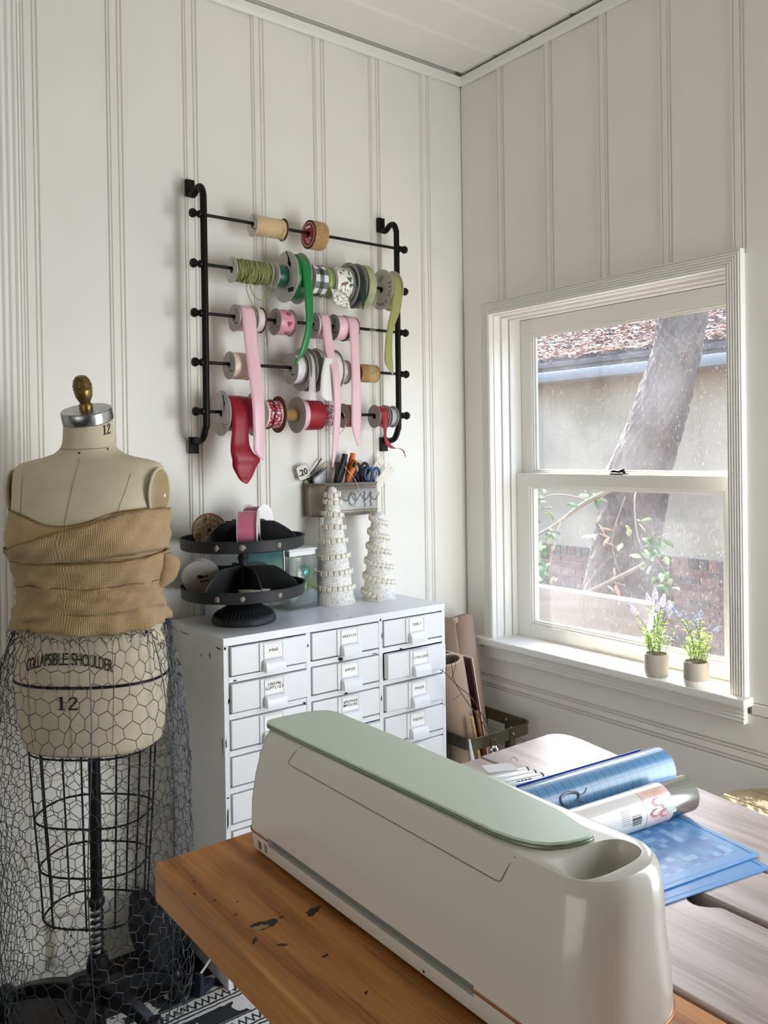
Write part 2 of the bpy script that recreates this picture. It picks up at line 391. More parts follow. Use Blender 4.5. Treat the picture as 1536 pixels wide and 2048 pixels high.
# ---------------------------------------------------------------- outside the window
earth = mat('ground_mulch', '#8a7668', 0.95, var=('#5e5046', 9, 0.35, 0.65), bump=(30, 0.9))
struct('ground_outside', MB().box(2.16, 12, -4, 13, -0.75, -0.62), earth)
stucco = mat('beige_stucco', '#a2957f', 0.9, var=('#948874', 2.2, 0.35, 0.7), bump=(55, 0.35))
nb = thing('neighbour_house', 'beige stucco house wall with a brick base and leaf-strewn roof, outside the window', 'house', (6.9, 5.2, -0.62))
obj('wall', MB().box(6.7, 7.0, -1.0, 11.0, -0.62, 2.16), stucco, nb, world=True)
mortar = mat('mortar', '#9a8f84', 0.95, bump=(80, 0.4))
obj('brick_backing', MB().box(6.66, 6.705, 2.6, 8.2, -0.62, 0.292), mortar, nb, world=True)
bcol = [mat('brick_' + c, a, 0.9, var=(b_, 14, 0.3, 0.7), bump=(70, 0.5)) for c, a, b_ in (('rose', '#7f5a4c', '#6b483d'), ('tan', '#8c6c5a', '#795b4b'), ('brown', '#745547', '#61463c'), ('grey', '#6d5c52', '#5c4d45'))]
def brick_mesh(w, h, m_):
    me = MB().box(0, 0.05, -w / 2, w / 2, -h / 2, h / 2).mesh('brick'); me.materials.append(m_); return me
st_ = [brick_mesh(0.183, 0.0565, q) for q in bcol]; hd_ = [brick_mesh(0.085, 0.093, q) for q in bcol]
rr = random.Random(3)
for i in range(31):                       # a course of bricks on edge, then ten courses of stretchers
    obj('brick', rr.choice(hd_), None, nb, loc=(6.648 - 6.9 - rr.random() * 0.006, 3.75 + i * 0.097 - 5.2, 0.246 + 0.62), bevel=0.004, seg=1)
for j in range(11):
    for i in range(15):
        obj('brick', rr.choice(st_), None, nb, loc=(6.648 - 6.9 - rr.random() * 0.006, 3.78 + i * 0.195 + (j % 2) * 0.0975 - 5.2, 0.161 - j * 0.067 + 0.62), bevel=0.004, seg=1)
fasc = mat('weathered_fascia', '#6d655d', 0.85, var=('#544d48', 5, 0.3, 0.7, (1, 0.3, 3)), bump=(30, 0.5))
gut = mat('grey_gutter', '#8d9092', 0.5, 0.1, var=('#777b7e', 4, 0.3, 0.7, (1, 0.2, 3)))
obj('fascia', MB().box(6.45, 6.49, -1, 11, 2.06, 2.19), fasc, nb, world=True, bevel=0.004)
obj('gutter', MB().prism([(6.45, 2.085), (6.36, 2.085), (6.35, 2.055), (6.37, 1.99), (6.45, 1.98)], 'y', -1, 11), gut, nb, world=True, bevel=0.004)
obj('soffit', MB().box(6.45, 6.72, -1, 11, 2.02, 2.05), fasc, nb, world=True)
roofm = mat('roof_shingle', '#6c6460', 0.95, var=('#51494a', 8, 0.3, 0.7), bump=(40, 0.6))
obj('roof', MB().prism([(6.43, 2.18), (9.8, 3.75), (9.8, 3.65), (6.43, 2.14)], 'y', -1, 12.5), roofm, nb, world=True)
lit = [mat('leaf_' + c, a, 0.8) for c, a in (('pale', '#cfb9ad'), ('rust', '#b07a60'), ('brown', '#8f7468'), ('grey', '#b5aaa8'))]
mb = MB(); rr = random.Random(11)
for i in range(5200):
    t = rr.random() ** 1.5; x = 6.46 + t * 1.5; y = rr.uniform(3.6, 8.6); z = 2.205 + (x - 6.43) * 0.466 + rr.random() * 0.02
    a = rr.uniform(0, 6.28); l, w = rr.uniform(0.035, 0.065), rr.uniform(0.012, 0.024); h = rr.uniform(-0.012, 0.02); q = rr.uniform(-0.01, 0.02)
    ca, sa = cos(a), sin(a)
    mb.add([(x - ca * l, y - sa * l, z), (x - sa * w, y + ca * w, z + h), (x + ca * l, y + sa * l, z + q + 0.01), (x + sa * w, y - ca * w, z + h * 0.4)], [(0, 1, 2), (0, 2, 3)], rr.choice((0, 0, 1, 2, 3)))
obj('leaf_litter', mb, lit, nb, world=True, kind='stuff')

bark = mat('tree_bark', '#857a70', 0.9, var=('#5b5048', 3.5, 0.35, 0.7, (1, 1, 0.5)), bump=(16, 1.0, (1, 1, 0.35), 0.03))
tree = thing('tree', 'leaning grey-barked tree trunk between the window and the house behind', 'tree', (4.5, 3.6, -0.62))
axis_ = [(3.66, -0.62, .33), (3.60, -0.2, .30), (3.565, 0.15, .282), (3.545, 0.364, .262), (3.51, 0.61, .237), (3.44, 0.9, .232), (3.405, 1.12, .226), (3.27, 1.44, .200), (3.16, 1.75, .178), (3.10, 1.93, .166), (3.066, 2.11, .164), (3.00, 2.4, .158), (2.92, 2.8, .15), (2.85, 3.2, .14)]
pts = smooth_path([(y, z, r) for y, z, r in axis_], 10)
def trunk(u, v):
    k = v * (len(pts) - 1); i = min(int(k), len(pts) - 2); q = pts[i].lerp(pts[i + 1], k - i); a = 2 * pi * u
    d = 0.0
    for w, am in ((6, .35), (11, .45), (19, .35)): d += am * abs(sin(w * a * 0.5 + 5.0 * sin(q.y * (2 + w * 0.23)) + w)) 
    r = q.z * (1 + 0.05 * sin(3 * a + q.y * 2)) - 0.021 * d - 0.010 * hsh(round(u * 150), round(v * 220))
    return (4.5 + r * cos(a), q.x + r * sin(a), q.y)
obj('trunk', MB().grid(trunk, 150, 220, wrap=True), bark, tree, world=True)
leafm = [mat('green_leaf', '#6f8f52', 0.5, var=('#4c6b3a', 20, 0.3, 0.7)), mat('light_leaf', '#9db57c', 0.5), mat('dry_leaf', '#c9a488', 0.7)]
def leaf_mesh(l, w, m_):
    mb = MB(); v = [(0, 0, 0)]
    for t, k in ((.25, .75), (.55, 1), (.8, .6)):
        v += [(t * l, -w * k, .12 * w), (t * l, 0, -.1 * w - .05 * l * t * t), (t * l, w * k, .12 * w)]
    v.append((l, 0, -.12 * l))
    mb.add(v, [(0, 1, 2), (0, 2, 3), (1, 4, 5, 2), (2, 5, 6, 3), (4, 7, 8, 5), (5, 8, 9, 6), (7, 10, 8), (8, 10, 9)])
    me = mb.mesh('leaf'); me.materials.append(m_); return me
LM = [leaf_mesh(.085, .02, leafm[0]), leaf_mesh(.07, .018, leafm[1]), leaf_mesh(.06, .02, leafm[0]), leaf_mesh(.08, .012, leafm[2])]
twig = mat('twig_bark', '#9a8d80', 0.85, bump=(60, 0.4))
def branch(name, label, paths, leaves, seed):
    p0 = paths[0][0][0]; t = thing(name, label, 'branch', p0); rr = random.Random(seed)
    mb = MB()
    for pts_, r in paths:
        sp = smooth_path(pts_, 5); mb.tube(sp, [r * (1 - 0.7 * i / len(sp)) for i in range(len(sp))], 7)
    obj('stem', mb, twig, t, world=True)
    for (x, y, z, k, n_) in leaves:
        for i in range(int(n_ * 1.7)):
            o_ = obj('leaf', LM[k if k >= 0 else rr.choice((0, 1, 2))], None, t, loc=Vector((x + rr.uniform(-.05, .05), y + rr.uniform(-.06, .06), z + rr.uniform(-.06, .06))) - Vector(p0),
                     rot=(rr.uniform(-.9, .9), rr.uniform(-.2, 1.2), rr.uniform(0, 6.28)), solid=0.0006)
    return t
branch('leafy_branch', 'slanting pale branch with green leaves left of the tree trunk outside', [
    ([(4.25, 3.20, 1.13), (3.9, 3.168, 1.05), (3.9, 3.377, .954), (3.9, 3.58, .828), (3.9, 3.86, .70)], .021), ([(3.9, 3.30, .99), (3.85, 3.536, 1.02), (3.8, 3.78, .93)], .006),
    ([(3.9, 3.52, .87), (3.8, 3.50, .72), (3.8, 3.55, .52)], .005)], [
    (3.85, 3.26, 1.06, -1, 5), (3.8, 3.66, 1.0, -1, 5), (3.8, 3.60, .93, -1, 5), (3.8, 3.67, .84, -1, 6), (3.8, 3.53, .76, -1, 6), (3.8, 3.66, .68, -1, 6), (3.8, 3.55, .56, -1, 6), (3.8, 3.68, .52, 1, 4), (3.85, 3.30, .98, 0, 3)], 5)
branch('drooping_twig', 'thin drooping twig with green and dry leaves in front of the tree trunk', [
    ([(4.24, 3.17, 1.10), (4.0, 3.05, 1.02), (3.9, 2.96, .81), (3.9, 2.89, .70), (3.9, 2.81, .66), (3.9, 2.75, .56)], .006), ([(3.95, 3.08, 1.02), (3.9, 3.14, .75), (3.9, 3.05, .52)], .004), ([(3.9, 2.92, .74), (3.9, 2.83, .80), (3.9, 2.75, .83)], .004)], [
    (3.85, 2.84, .79, 0, 5), (3.85, 2.78, .70, -1, 5), (3.85, 2.74, .60, -1, 5), (3.85, 2.93, .72, 1, 4), (3.9, 3.13, .56, 3, 4), (3.9, 3.24, .80, 3, 5), (3.9, 2.98, .88, 1, 3), (3.85, 2.73, .50, 0, 4)], 9)
branch('bare_stick', 'bare dry stick leaning low across the foot of the tree outside', [([(3.85, 2.873, .658), (3.85, 3.265, .462), (3.85, 3.605, .32), (3.9, 3.9, .15), (3.95, 4.3, -.2), (3.95, 4.6, -.615)], .012)], [], 2)
greyc = mat('grey_table_top', '#4a4540', 0.9, var=('#3d3935', 5, 0.3, 0.7), bump=(25, 0.2), spec=0.03); whitep = mat('white_rim_paint', '#eeece8', 0.4)
gt = thing('garden_table', 'grey garden table with a white rim just outside the window', 'table', (2.85, 2.55, -0.62))
q = [(3.16, 2.30), (2.52, 1.89), (2.40, 3.2), (3.16, 3.2)]
obj('table_top', MB().prism(q, 'z', 0.575, 0.592), greyc, gt, world=True)
obj('rim', MB().tube([(x, y, 0.588) for x, y in q], 0.019, 8, closed=True), whitep, gt, world=True)
for x, y in ((3.05, 2.4), (2.58, 2.05), (2.5, 3.1), (3.05, 3.1)): obj('leg', MB().tube([(x, y, -0.62), (x, y, 0.575)], 0.016, 8), whitep, gt, world=True)

# ---------------------------------------------------------------- ribbon rack on the back wall
iron = mat('black_iron', '#141312', 0.45, 0.6, bump=(120, 0.15))
YR = 2.115; RODZ = [1.9275, 1.796, 1.666, 1.536, 1.406]
rack = thing('ribbon_rack', 'black wrought-iron wall rack with five rods of ribbon spools', 'rack', (1.276, YB, 1.33))
for x in (0.957, 1.596):
    p = smooth_path([(x - .005, 2.187, 1.999), (x - .005, 2.165, 1.992), (x - .003, 2.145, 2.004), (x - .001, 2.128, 2.004), (x, 2.117, 1.985), (x, YR, 1.95), (x, YR, 1.7), (x - .001, YR, 1.40), (x - .002, 2.119, 1.362), (x - .003, 2.135, 1.335), (x - .004, 2.16, 1.328), (x - .004, 2.187, 1.328)], 5)
    obj('side_rail', MB().tube(p, .0092, 12), iron, rack, world=True)
    for z0, z1 in ((1.993, 2.038), (1.299, 1.34)):
        mb = MB().box(x - .016, x + .008, 2.186, 2.1995, z0 - (.004 if z0 < 1.5 else 0), z1); mb.lathe([(.004, 2.1855), (.004, 2.187)], 10, (x - .004, 0, z0 + .014 if z0 < 1.5 else z1 - .012), 'y')
        obj('bracket', mb, iron, rack, world=True, bevel=0.0015)
for z in RODZ:
    obj('rod', MB().tube([(.935, YR, z), (1.615, YR, z)], .0045, 10), iron, rack, world=True)
    for x, s in ((.9405, -1), (1.6125, 1)):
        pr_ = [(.0045, -.010), (.0058, -.006), (.0085, -.004), (.0085, .000), (.005, .003), (.0085, .007), (.0108, .0125), (.0085, .018), (.001, .021)]
        obj('finial', MB().lathe([(r * 1.18, s * (h * 1.25 - .002)) for r, h in pr_], 16, (x, YR, z), 'x'), iron, rack, world=True)

card = mat('white_cardboard', '#cfccc6', 0.75, var=('#c3c0ba', 40, 0.3, 0.7))
cardg = mat('grey_cardboard', '#aeaaa5', 0.75, var=('#a39f9a', 40, 0.3, 0.7))
kraftc = mat('kraft_cardboard', '#b08a5a', 0.8, var=('#a07a4c', 30, 0.3, 0.7)); brownc = mat('brown_cardboard', '#5b3a20', 0.8, var=('#7a5230', 12, 0.4, 0.7))
ink = mat('black_ink', '#1d1b1a', 0.7); redc = mat('red_label', '#a32430', 0.6); whitel = mat('white_label', '#f0ede8', 0.5)
def fabric(name, col, rough=.4, col2=None, sc=60, st=(1, 1, 1), sheen=.3, bump=(300, .15)):
    return mat(name, col, rough, var=(col2 or col, sc, .35, .65, st), bump=bump, sheen=sheen)
RB = {}
def roll(rf, w, prof=0.0, inner=.010):
    """ribbon wound on a core: a closed ring along x"""
    p = [(inner, -w / 2), (rf, -w / 2)] + [(rf + prof * sin(pi * (i + 1) / 6), -w / 2 + w * (i + 1) / 6) for i in range(5)] + [(rf, w / 2), (inner, w / 2)]
    return MB().lathe(p, 44, axis='x', closed=True)
def ribroll(rf, w, inner=.010):
    mb = MB(); mb.grid(lambda u, v: (-w / 2 + w * v, rf * sin(2 * pi * u), rf * cos(2 * pi * u)), 60, 1, wrap=True, su=1, sv=1)
    for s in (-1, 1): mb.lathe([(inner, s * (w / 2)), (rf, s * w / 2)], 60, axis='x') if False else None
    n = 60
    for s in (-1, 1):
        v = [(s * w / 2, r * sin(2 * pi * k / n), r * cos(2 * pi * k / n)) for r in (inner, rf) for k in range(n)]
        mb.add(v, [(k, (k + 1) % n, n + (k + 1) % n, n + k) for k in range(n)], uvs=[(0, 0)] * (2 * n))
    return mb
def flange(r, hole=.009, t=.0014): return MB().lathe([(hole, -t / 2), (r, -t / 2), (r, t / 2), (hole, t / 2)], 48, axis='x', closed=True)
def strip(rows, n=5):
    """hanging ribbon through rows (xl, xr, y, z), with a soft curve across"""
    L = smooth_path([(a, y, z) for a, b, y, z in rows], n); Q = smooth_path([(b, y, z) for a, b, y, z in rows], n); m = len(L) - 1
    def f(u, v):
        k = round(v * m); p = L[k].lerp(Q[k], u); return (p.x, p.y - .0015 * sin(pi * u), p.z)
    return MB().grid(f, 4, m)
def spool(label, row, xa, xb, rf, rr, rm, fa=card, fb=None, group=None, tail=None, prints=(), rollmesh=None, dz=None, name='ribbon_spool'):
    """xa..xb along the rod, rf flange radius, rr roll radius"""
    z = RODZ[row - 1] - .0042; cx = (xa + xb) / 2; w = xb - xa
    t = thing(name, label, 'ribbon spool', (cx, YR, z), group='ribbon spools on the wall rack')
    obj('ribbon_roll', rollmesh or roll(rr, w - .003, .0012), rm, t)
    if fa: obj('flange', flange(rf), fa, t, loc=(-w / 2, 0, 0))
    if fb is not False: obj('flange', flange(rf), fb or fa, t, loc=(w / 2, 0, 0))
    if tail:
        zz = z - z; rows = [(a - cx, b - cx, y - YR, q - z) for a, b, y, q in tail]
        a, b = rows[0][0], rows[0][1]; R_ = rr + .0022
        arc = [(a, b, -R_ * sin(w_), R_ * cos(w_)) for w_ in (radians(5), radians(30), radians(58))]
        obj('ribbon_tail', strip(arc + rows), rm, t, solid=.0005)
    if prints:                              # faint lines of print on the near flange
        mb = MB(); 
        for (ang, rad, ln, th) in prints:
            M4 = frame((-w / 2 - .0009, -rad * sin(ang), rad * cos(ang)), (0, -cos(ang + pi / 2 - .9), -sin(ang + pi / 2 - .9)) , (-1, 0, 0))
            k = len(mb.v); mb.add([M4 @ Vector(q) for q in ((-ln / 2, -th / 2, 0), (ln / 2, -th / 2, 0), (ln / 2, th / 2, 0), (-ln / 2, th / 2, 0))], [(0, 1, 2, 3)])
        obj('print', mb, ink, t, solid=.0002)
    return t
PR = [(.5, .62, .4, .05), (.7, .5, .32, .04), (2.4, .6, .5, .05), (2.6, .45, .36, .05), (-1.2, .6, .3, .04)]
def prn(r): return [(a, b * r, c * r, d * r) for a, b, c, d in PR]
satin = lambda n, c_: fabric(n, c_, .32, sheen=.2, bump=(400, .06))
beige = fabric('beige_raffia', '#dcc197', .6, '#c9a878', 90, (8, 1, 1))
pink = satin('pale_pink_satin', '#e6bcc5'); pinkd = satin('pink_satin', '#dd93a3'); redf = fabric('crimson_satin', '#93081f', .42, sheen=.05); white = fabric('white_satin', '#e9e4e2', .35)
# top rod
t = spool('small spool of beige raffia cord, alone on the left of the top rod', 1, 1.101, 1.195, .0318, .0262, beige, card, brownc, prints=prn(.032), rollmesh=roll(.0262, .09, .001))
mb = MB()
for i in range(15): mb.lathe([(.0262 + .0016 * sin(a) , -.042 + i * .0059 + .0024 * cos(a)) for a in [k * pi / 3 for k in range(6)]], 30, axis='x', closed=True)
obj('wound_cord', mb, beige, t)
obj('cord_end', MB().tube(smooth_path([(.035, -.027, .0), (.036, -.03, -.02), (.030, -.028, -.034), (.032, -.026, -.043)]), .0014, 6), beige, t)
t = spool('tan burlap ribbon roll with a round red label, on the top rod', 1, 1.279, 1.325, .0415, .0405, fabric('tan_burlap_ribbon', '#b98f62', .8, '#a07548', 140), brownc, False)
obj('label', flange(.034, .009, .0008), redc, t, loc=(-.0242, 0, 0)); obj('label_rim', MB().lathe([(.033, -.0003), (.0345, -.0003), (.0345, .0003), (.033, .0003)], 40, axis='x', closed=True), whitel, t, loc=(-.0248, 0, 0))
mb = MB()
for z_, l_ in ((.019, .026), (-.012, .03), (-.018, .022), (-.023, .016)): mb.box(-.0252, -.0247, -l_ / 2, l_ / 2, z_ - .0012, z_ + (.005 if z_ > 0 else .0012))
obj('print', mb, whitel, t)
# second rod
olive = fabric('olive_raffia', '#9da25c', .6, '#777c40', 80, (9, 1, 1))
t = spool('loosely wound olive raffia spool with straying loops, second rod', 2, 1.036, 1.145, .0355, .026, olive, card, prints=prn(.035)[:2])
mb = MB(); rr = random.Random(4)
for i in range(24):
    x_ = -.05 + i * .0041; a0 = rr.uniform(-.006, .006); e = .0275 + rr.random() * .0035 - .06 * max(0, x_ - .03) * .5
    mb.tube([(x_ + a0 * sin(a), e * cos(a), e * sin(a) * (1 + .05 * rr.random())) for a in [k * 2 * pi / 20 for k in range(20)]], .0019, 5, closed=True)
obj('wound_cord', mb, olive, t)
loop = smooth_path([(.0, -.031, .01), (-.028, -.034, -.045), (-.02, -.034, -.08), (.0, -.033, -.115), (.013, -.03, -.137)], 6)
l2 = smooth_path([(-.02, -.033, .0), (-.02, -.04, -.05), (-.005, -.043, -.078), (.02, -.042, -.078), (.042, -.037, -.045), (.052, -.03, -.01), (.035, -.025, .03)], 6)
mb = MB().tube(loop, .0012, 6); mb.tube(l2, .0016, 6); obj('loose_strand', mb, olive, t)
spool('narrow spool of teal green satin between olive raffia and wide emerald spool', 2, 1.163, 1.198, .0365, .0315, satin('teal_satin', '#07553f'), card)
emer = satin('emerald_satin', '#067a33')
t = spool('largest spool of emerald satin whose long tail curls down to the left', 2, 1.201, 1.244, .0724, .0645, emer, card, tail=[(1.216, 1.246, 2.047, 1.80), (1.219, 1.247, 2.043, 1.72), (1.221, 1.243, 2.042, 1.65), (1.208, 1.229, 2.046, 1.588), (1.199, 1.211, 2.053, 1.558), (1.193, 1.1945, 2.06, 1.536)], prints=[(.35, .055, .05, .004), (.55, .045, .03, .009), (.62, .036, .024, .008), (2.5, .05, .03, .012)])
def pattern(name, build):
    m = bpy.data.materials.new(name); m.use_nodes = True; n = m.node_tree.nodes; L = m.node_tree.links; p = n['Principled BSDF']; p.inputs['Roughness'].default_value = .5
    uv = n.new('ShaderNodeTexCoord').outputs['UV']; L.new(build(n, L, uv), p.inputs['Base Color']); return m
def n_map(n, L, v, sc, loc=(0, 0, 0)):
    q = n.new('ShaderNodeMapping'); q.inputs['Scale'].default_value = sc; q.inputs['Location'].default_value = loc; L.new(v, q.inputs[0]); return q.outputs[0]
def n_mix(n, L, f, a, b_):
    q = n.new('ShaderNodeMix'); q.data_type = 'RGBA'
    for s_, v in ((q.inputs[0], f), (q.inputs[6], a), (q.inputs[7], b_)):
        if hasattr(v, 'is_output'): L.new(v, s_)
        else: s_.default_value = v
    return q.outputs[2]
def n_step(n, L, v, lo, hi):
    q = n.new('ShaderNodeMapRange'); q.inputs[1].default_value = lo; q.inputs[2].default_value = hi; L.new(v, q.inputs[0]); return q.outputs[0]
def chk(n, L, uv):
    def wv(axis, k):
        s_ = n.new('ShaderNodeSeparateXYZ'); L.new(uv, s_.inputs[0]); q = n.new('ShaderNodeMath'); q.operation = 'MULTIPLY'; L.new(s_.outputs[axis], q.inputs[0]); q.inputs[1].default_value = k
        f = n.new('ShaderNodeMath'); f.operation = 'FRACT'; L.new(q.outputs[0], f.inputs[0]); g = n.new('ShaderNodeMath'); g.operation = 'GREATER_THAN'; L.new(f.outputs[0], g.inputs[0]); g.inputs[1].default_value = .5; return g.outputs[0]
    a = n.new('ShaderNodeMath'); a.operation = 'ADD'; L.new(wv(0, 7), a.inputs[0]); L.new(wv(1, 1.5), a.inputs[1])
    r = n.new('ShaderNodeValToRGB'); r.color_ramp.interpolation = 'CONSTANT'; e = r.color_ramp.elements; e[0].color = lin('#e8e4dc'); e[1].position = .4; e[1].color = lin('#6b7270'); q = e.new(.8); q.color = lin('#1c2624')
    h = n.new('ShaderNodeMath'); h.operation = 'MULTIPLY'; L.new(a.outputs[0], h.inputs[0]); h.inputs[1].default_value = .48; L.new(h.outputs[0], r.inputs[0]); return r.outputs[0]
spool('black and white buffalo check ribbon spool beside the emerald satin', 2, 1.274, 1.318, .0463, .0445, pattern('buffalo_check', chk), cardg, rollmesh=ribroll(.0445, .042))
spool('thin lime green ribbon spool next to the buffalo check one', 2, 1.3225, 1.337, .044, .0415, satin('lime_satin', '#7fae2b'), cardg)
def holly(n, L, uv):
    v1 = n.new('ShaderNodeTexVoronoi'); v1.inputs['Scale'].default_value = 1; L.new(n_map(n, L, uv, (16, 3.4, 1)), v1.inputs[0])
    w = n.new('ShaderNodeTexNoise'); w.inputs['Scale'].default_value = 1; w.inputs['Detail'].default_value = 3; L.new(n_map(n, L, uv, (20, 5.5, 1)), w.inputs[0])
    base = n_mix(n, L, n_step(n, L, w.outputs[0], .54, .58), lin('#efece4'), lin('#3c6446'))
    return n_mix(n, L, n_step(n, L, v1.outputs['Distance'], .22, .18), base, lin('#a61f2c'))
hol = pattern('holly_print', holly)
t = spool('wide white holly print ribbon spool with red berries', 2, 1.346, 1.402, .0552, .0475, hol, False, cardg, rollmesh=ribroll(.0475, .053))
obj('flange', flange(.042), card, t, loc=(-.029, 0, -.004))
obj('loose_end', MB().grid(lambda u, v: (-.055 + .055 * v + .012 * u, -.048 - .004 * sin(pi * u), -.025 - .045 * u - .01 * v), 6, 4), hol, t, solid=.0006)
velvet = fabric('forest_green_velvet', '#0a3029', .75, '#072420', 60, sheen=.1)
spool('dark forest green velvet spool with a pointed tail, second rod', 2, 1.409, 1.436, .067, .0545, velvet, cardg, tail=[(1.402, 1.432, 2.058, 1.80), (1.412, 1.434, 2.053, 1.76), (1.420, 1.432, 2.055, 1.735), (1.4255, 1.4265, 2.06, 1.712)])
sage = mat('sage_organza', '#b9be93', .6, alpha=.8, var=('#a9af80', 30, .3, .7)); sheerm = mat('sage_sheer', '#c3c6a4', .6, alpha=.10)
t = spool('pale sage organza spool with a sheer tail, right of the dark velvet', 2, 1.446, 1.474, .0655, .0645, sage, False, False)
obj('sheer_tail', strip([(-.012, .012, -.062, -.03), (-.012, .013, -.06, -.12), (-.016, .010, -.058, -.25), (-.014, .012, -.056, -.36)]), sheerm, t, solid=.0004)
satinr = satin('olive_satin', '#979a58')
t = spool('white flanged spool of olive satin with a long tail at the right rail', 2, 1.535, 1.574, .0618, .0525, satinr, card, tail=[(1.540, 1.574, 2.060, 1.79), (1.530, 1.566, 2.058, 1.73), (1.513, 1.538, 2.06, 1.66), (1.506, 1.534, 2.062, 1.60), (1.507, 1.537, 2.063, 1.56), (1.535, 1.538, 2.063, 1.526)])
def arc_text(s, R_, a0, da, size, x, parent, m_, a_tilt=0):
    mb = bmesh.new(); a = a0
    for ch in s:
        if ch != ' ':
            me = text_mesh(ch, size, .0002).copy(); M4 = frame((x, -R_ * sin(a), R_ * cos(a)), (0, -cos(a), -sin(a)), (-1, 0, 0)); me.transform(M4); mb.from_mesh(me); bpy.data.meshes.remove(me)
        a += da * (.55 if ch in 'tiIl' else 1)
    me = bpy.data.meshes.new('lettering'); mb.to_mesh(me); mb.free(); me.materials.append(m_); return obj('lettering', me, m_, parent)
arc_text('Satin', .046, 1.25, .27, .017, -.0205, t, ink)
arc_text('R bbon', .046, 2.58, .22, .014, -.0205, t, ink)
arc_text('ib', .046, 2.80, .16, .013, -.0206, t, mat('orange_ink', '#d8842a', .6))
mb = MB()
for q in range(5):
    M4 = frame((-.0204, .012 - q * .004, .040 - q * .0055 + (.012 if q > 2 else 0)), (0, -.8, .55), (-1, 0, 0))
    mb.add([M4 @ Vector(p) for p in ((-.012, -.0006, 0), (.012, -.0006, 0), (.012, .0006, 0), (-.012, .0006, 0))], [(0, 1, 2, 3)])
obj('print', mb, ink, t, solid=.0002)
# third rod
spool('leftmost pink satin spool of the third rod, its wide tail hanging to the bottom rod', 3, 1.041, 1.090, .0367, .0335, pink, cardg, prints=prn(.036), tail=[(1.046, 1.087, 2.078, 1.655), (1.047, 1.087, 2.068, 1.58), (1.049, 1.088, 2.052, 1.50), (1.052, 1.088, 2.040, 1.42), (1.054, 1.088, 2.040, 1.34), (1.056, 1.086, 2.042, 1.30), (1.084, 1.087, 2.043, 1.274)])
wc = fabric('white_cord', '#e2dcd8', .6, '#cbc4c0', 120, (12, 1, 1))
t = spool('white cord spool with a dark red rim, third rod', 3, 1.098, 1.120, .0352, .0318, wc, card, mat('dark_red_rim', '#5e1a1c', .6)); obj('cord_end', MB().tube(smooth_path([(.008, -.033, -.02), (.010, -.034, -.045), (.013, -.033, -.06), (.011, -.033, -.072)]), .0011, 6), mat('dark_red_rim', '#5e1a1c'), t)
t = spool('pink heart print ribbon spool, alone in the middle of the third rod', 3, 1.165, 1.213, .0379, .0345, pinkd, cardg, prints=prn(.036)[:3])
mb = MB()
hp = [(0, -.9), (.55, -.25), (.85, .25), (.8, .6), (.5, .8), (.2, .7), (0, .42), (-.2, .7), (-.5, .8), (-.8, .6), (-.85, .25), (-.55, -.25)]
for a in (.55, -.25, 1.4, -1.1): mb.add([(.003 + .009 * x_, -.0361 * cos(a + .26 * y_), .0361 * sin(a + .26 * y_)) for x_, y_ in hp], [tuple(range(12))])
obj('heart_print', mb, mat('heart_ink', '#a35766', .6), t, solid=.0003)
spool('pink satin spool right of the hearts, its tail narrowing to a point low down', 3, 1.289, 1.328, .0378, .036, pink, cardg, prints=prn(.036), tail=[(1.296, 1.325, 2.075, 1.65), (1.300, 1.330, 2.066, 1.58), (1.306, 1.333, 2.045, 1.52), (1.311, 1.335, 2.045, 1.42), (1.308, 1.329, 2.05, 1.33), (1.306, 1.310, 2.052, 1.25)])
spool('shiny pink ribbon spool with dark edges, between two tailed pink spools', 3, 1.357, 1.394, .0384, .0355, satin('shell_pink_satin', '#f0c3ce'), cardg, mat('dark_edge', '#4a2c2e', .7), prints=prn(.036))
spool('rightmost pink spool of the third rod, its straight tail cut at a slant', 3, 1.399, 1.428, .0362, .0355, pink, False, mat('dark_edge', '#4a2c2e'), tail=[(1.388, 1.421, 2.076, 1.655), (1.390, 1.421, 2.072, 1.58), (1.388, 1.420, 2.068, 1.50), (1.385, 1.419, 2.066, 1.40), (1.387, 1.416, 2.066, 1.36), (1.405, 1.409, 2.066, 1.312)])
# fourth rod
spool('cream satin spool, leftmost on the fourth rod', 4, 1.024, 1.076, .0379, .0355, fabric('cream_satin', '#e0cbb9', .35), cardg, prints=prn(.036))
spool('narrow white satin spool where the emerald tail ends, fourth rod', 4, 1.213, 1.241, .0441, .0395, white, cardg, prints=prn(.04)[2:4])
org = mat('white_organza', '#e6e1df', .5, alpha=.5)
t = spool('white organza spool with big grey flanges and a sheer tail, fourth rod', 4, 1.2475, 1.267, .0618, .0503, org, cardg, tail=[(1.243, 1.262, 2.063, 1.53), (1.239, 1.261, 2.06, 1.48), (1.236, 1.262, 2.06, 1.44)])
spool('widest white ribbon spool with a ragged tail, fourth rod', 4, 1.293, 1.355, .0640, .0575, white, cardg, tail=[(1.288, 1.318, 2.055, 1.56), (1.276, 1.316, 2.052, 1.52), (1.271, 1.314, 2.051, 1.48), (1.270, 1.314, 2.05, 1.455), (1.288, 1.316, 2.05, 1.44)])
spool('small pearly white pleated ribbon spool, fourth rod', 4, 1.372, 1.399, .0356, .0315, mat('pearl', '#ece6e2', .2, var=('#cfc6c2', 90, .35, .6)), card)
t = spool('bare kraft card spool with a dark end, rightmost on the fourth rod', 4, 1.442, 1.507, .0268, .0262, kraftc, mat('rust_end', '#7c3f1d', .7), kraftc)
obj('scribble', MB().tube(smooth_path([(-.008, -.0268, -.008), (.002, -.0272, .001), (.006, -.0272, -.002), (.012, -.027, .004), (.018, -.0262, .007)]), .0006, 5), ink, t)
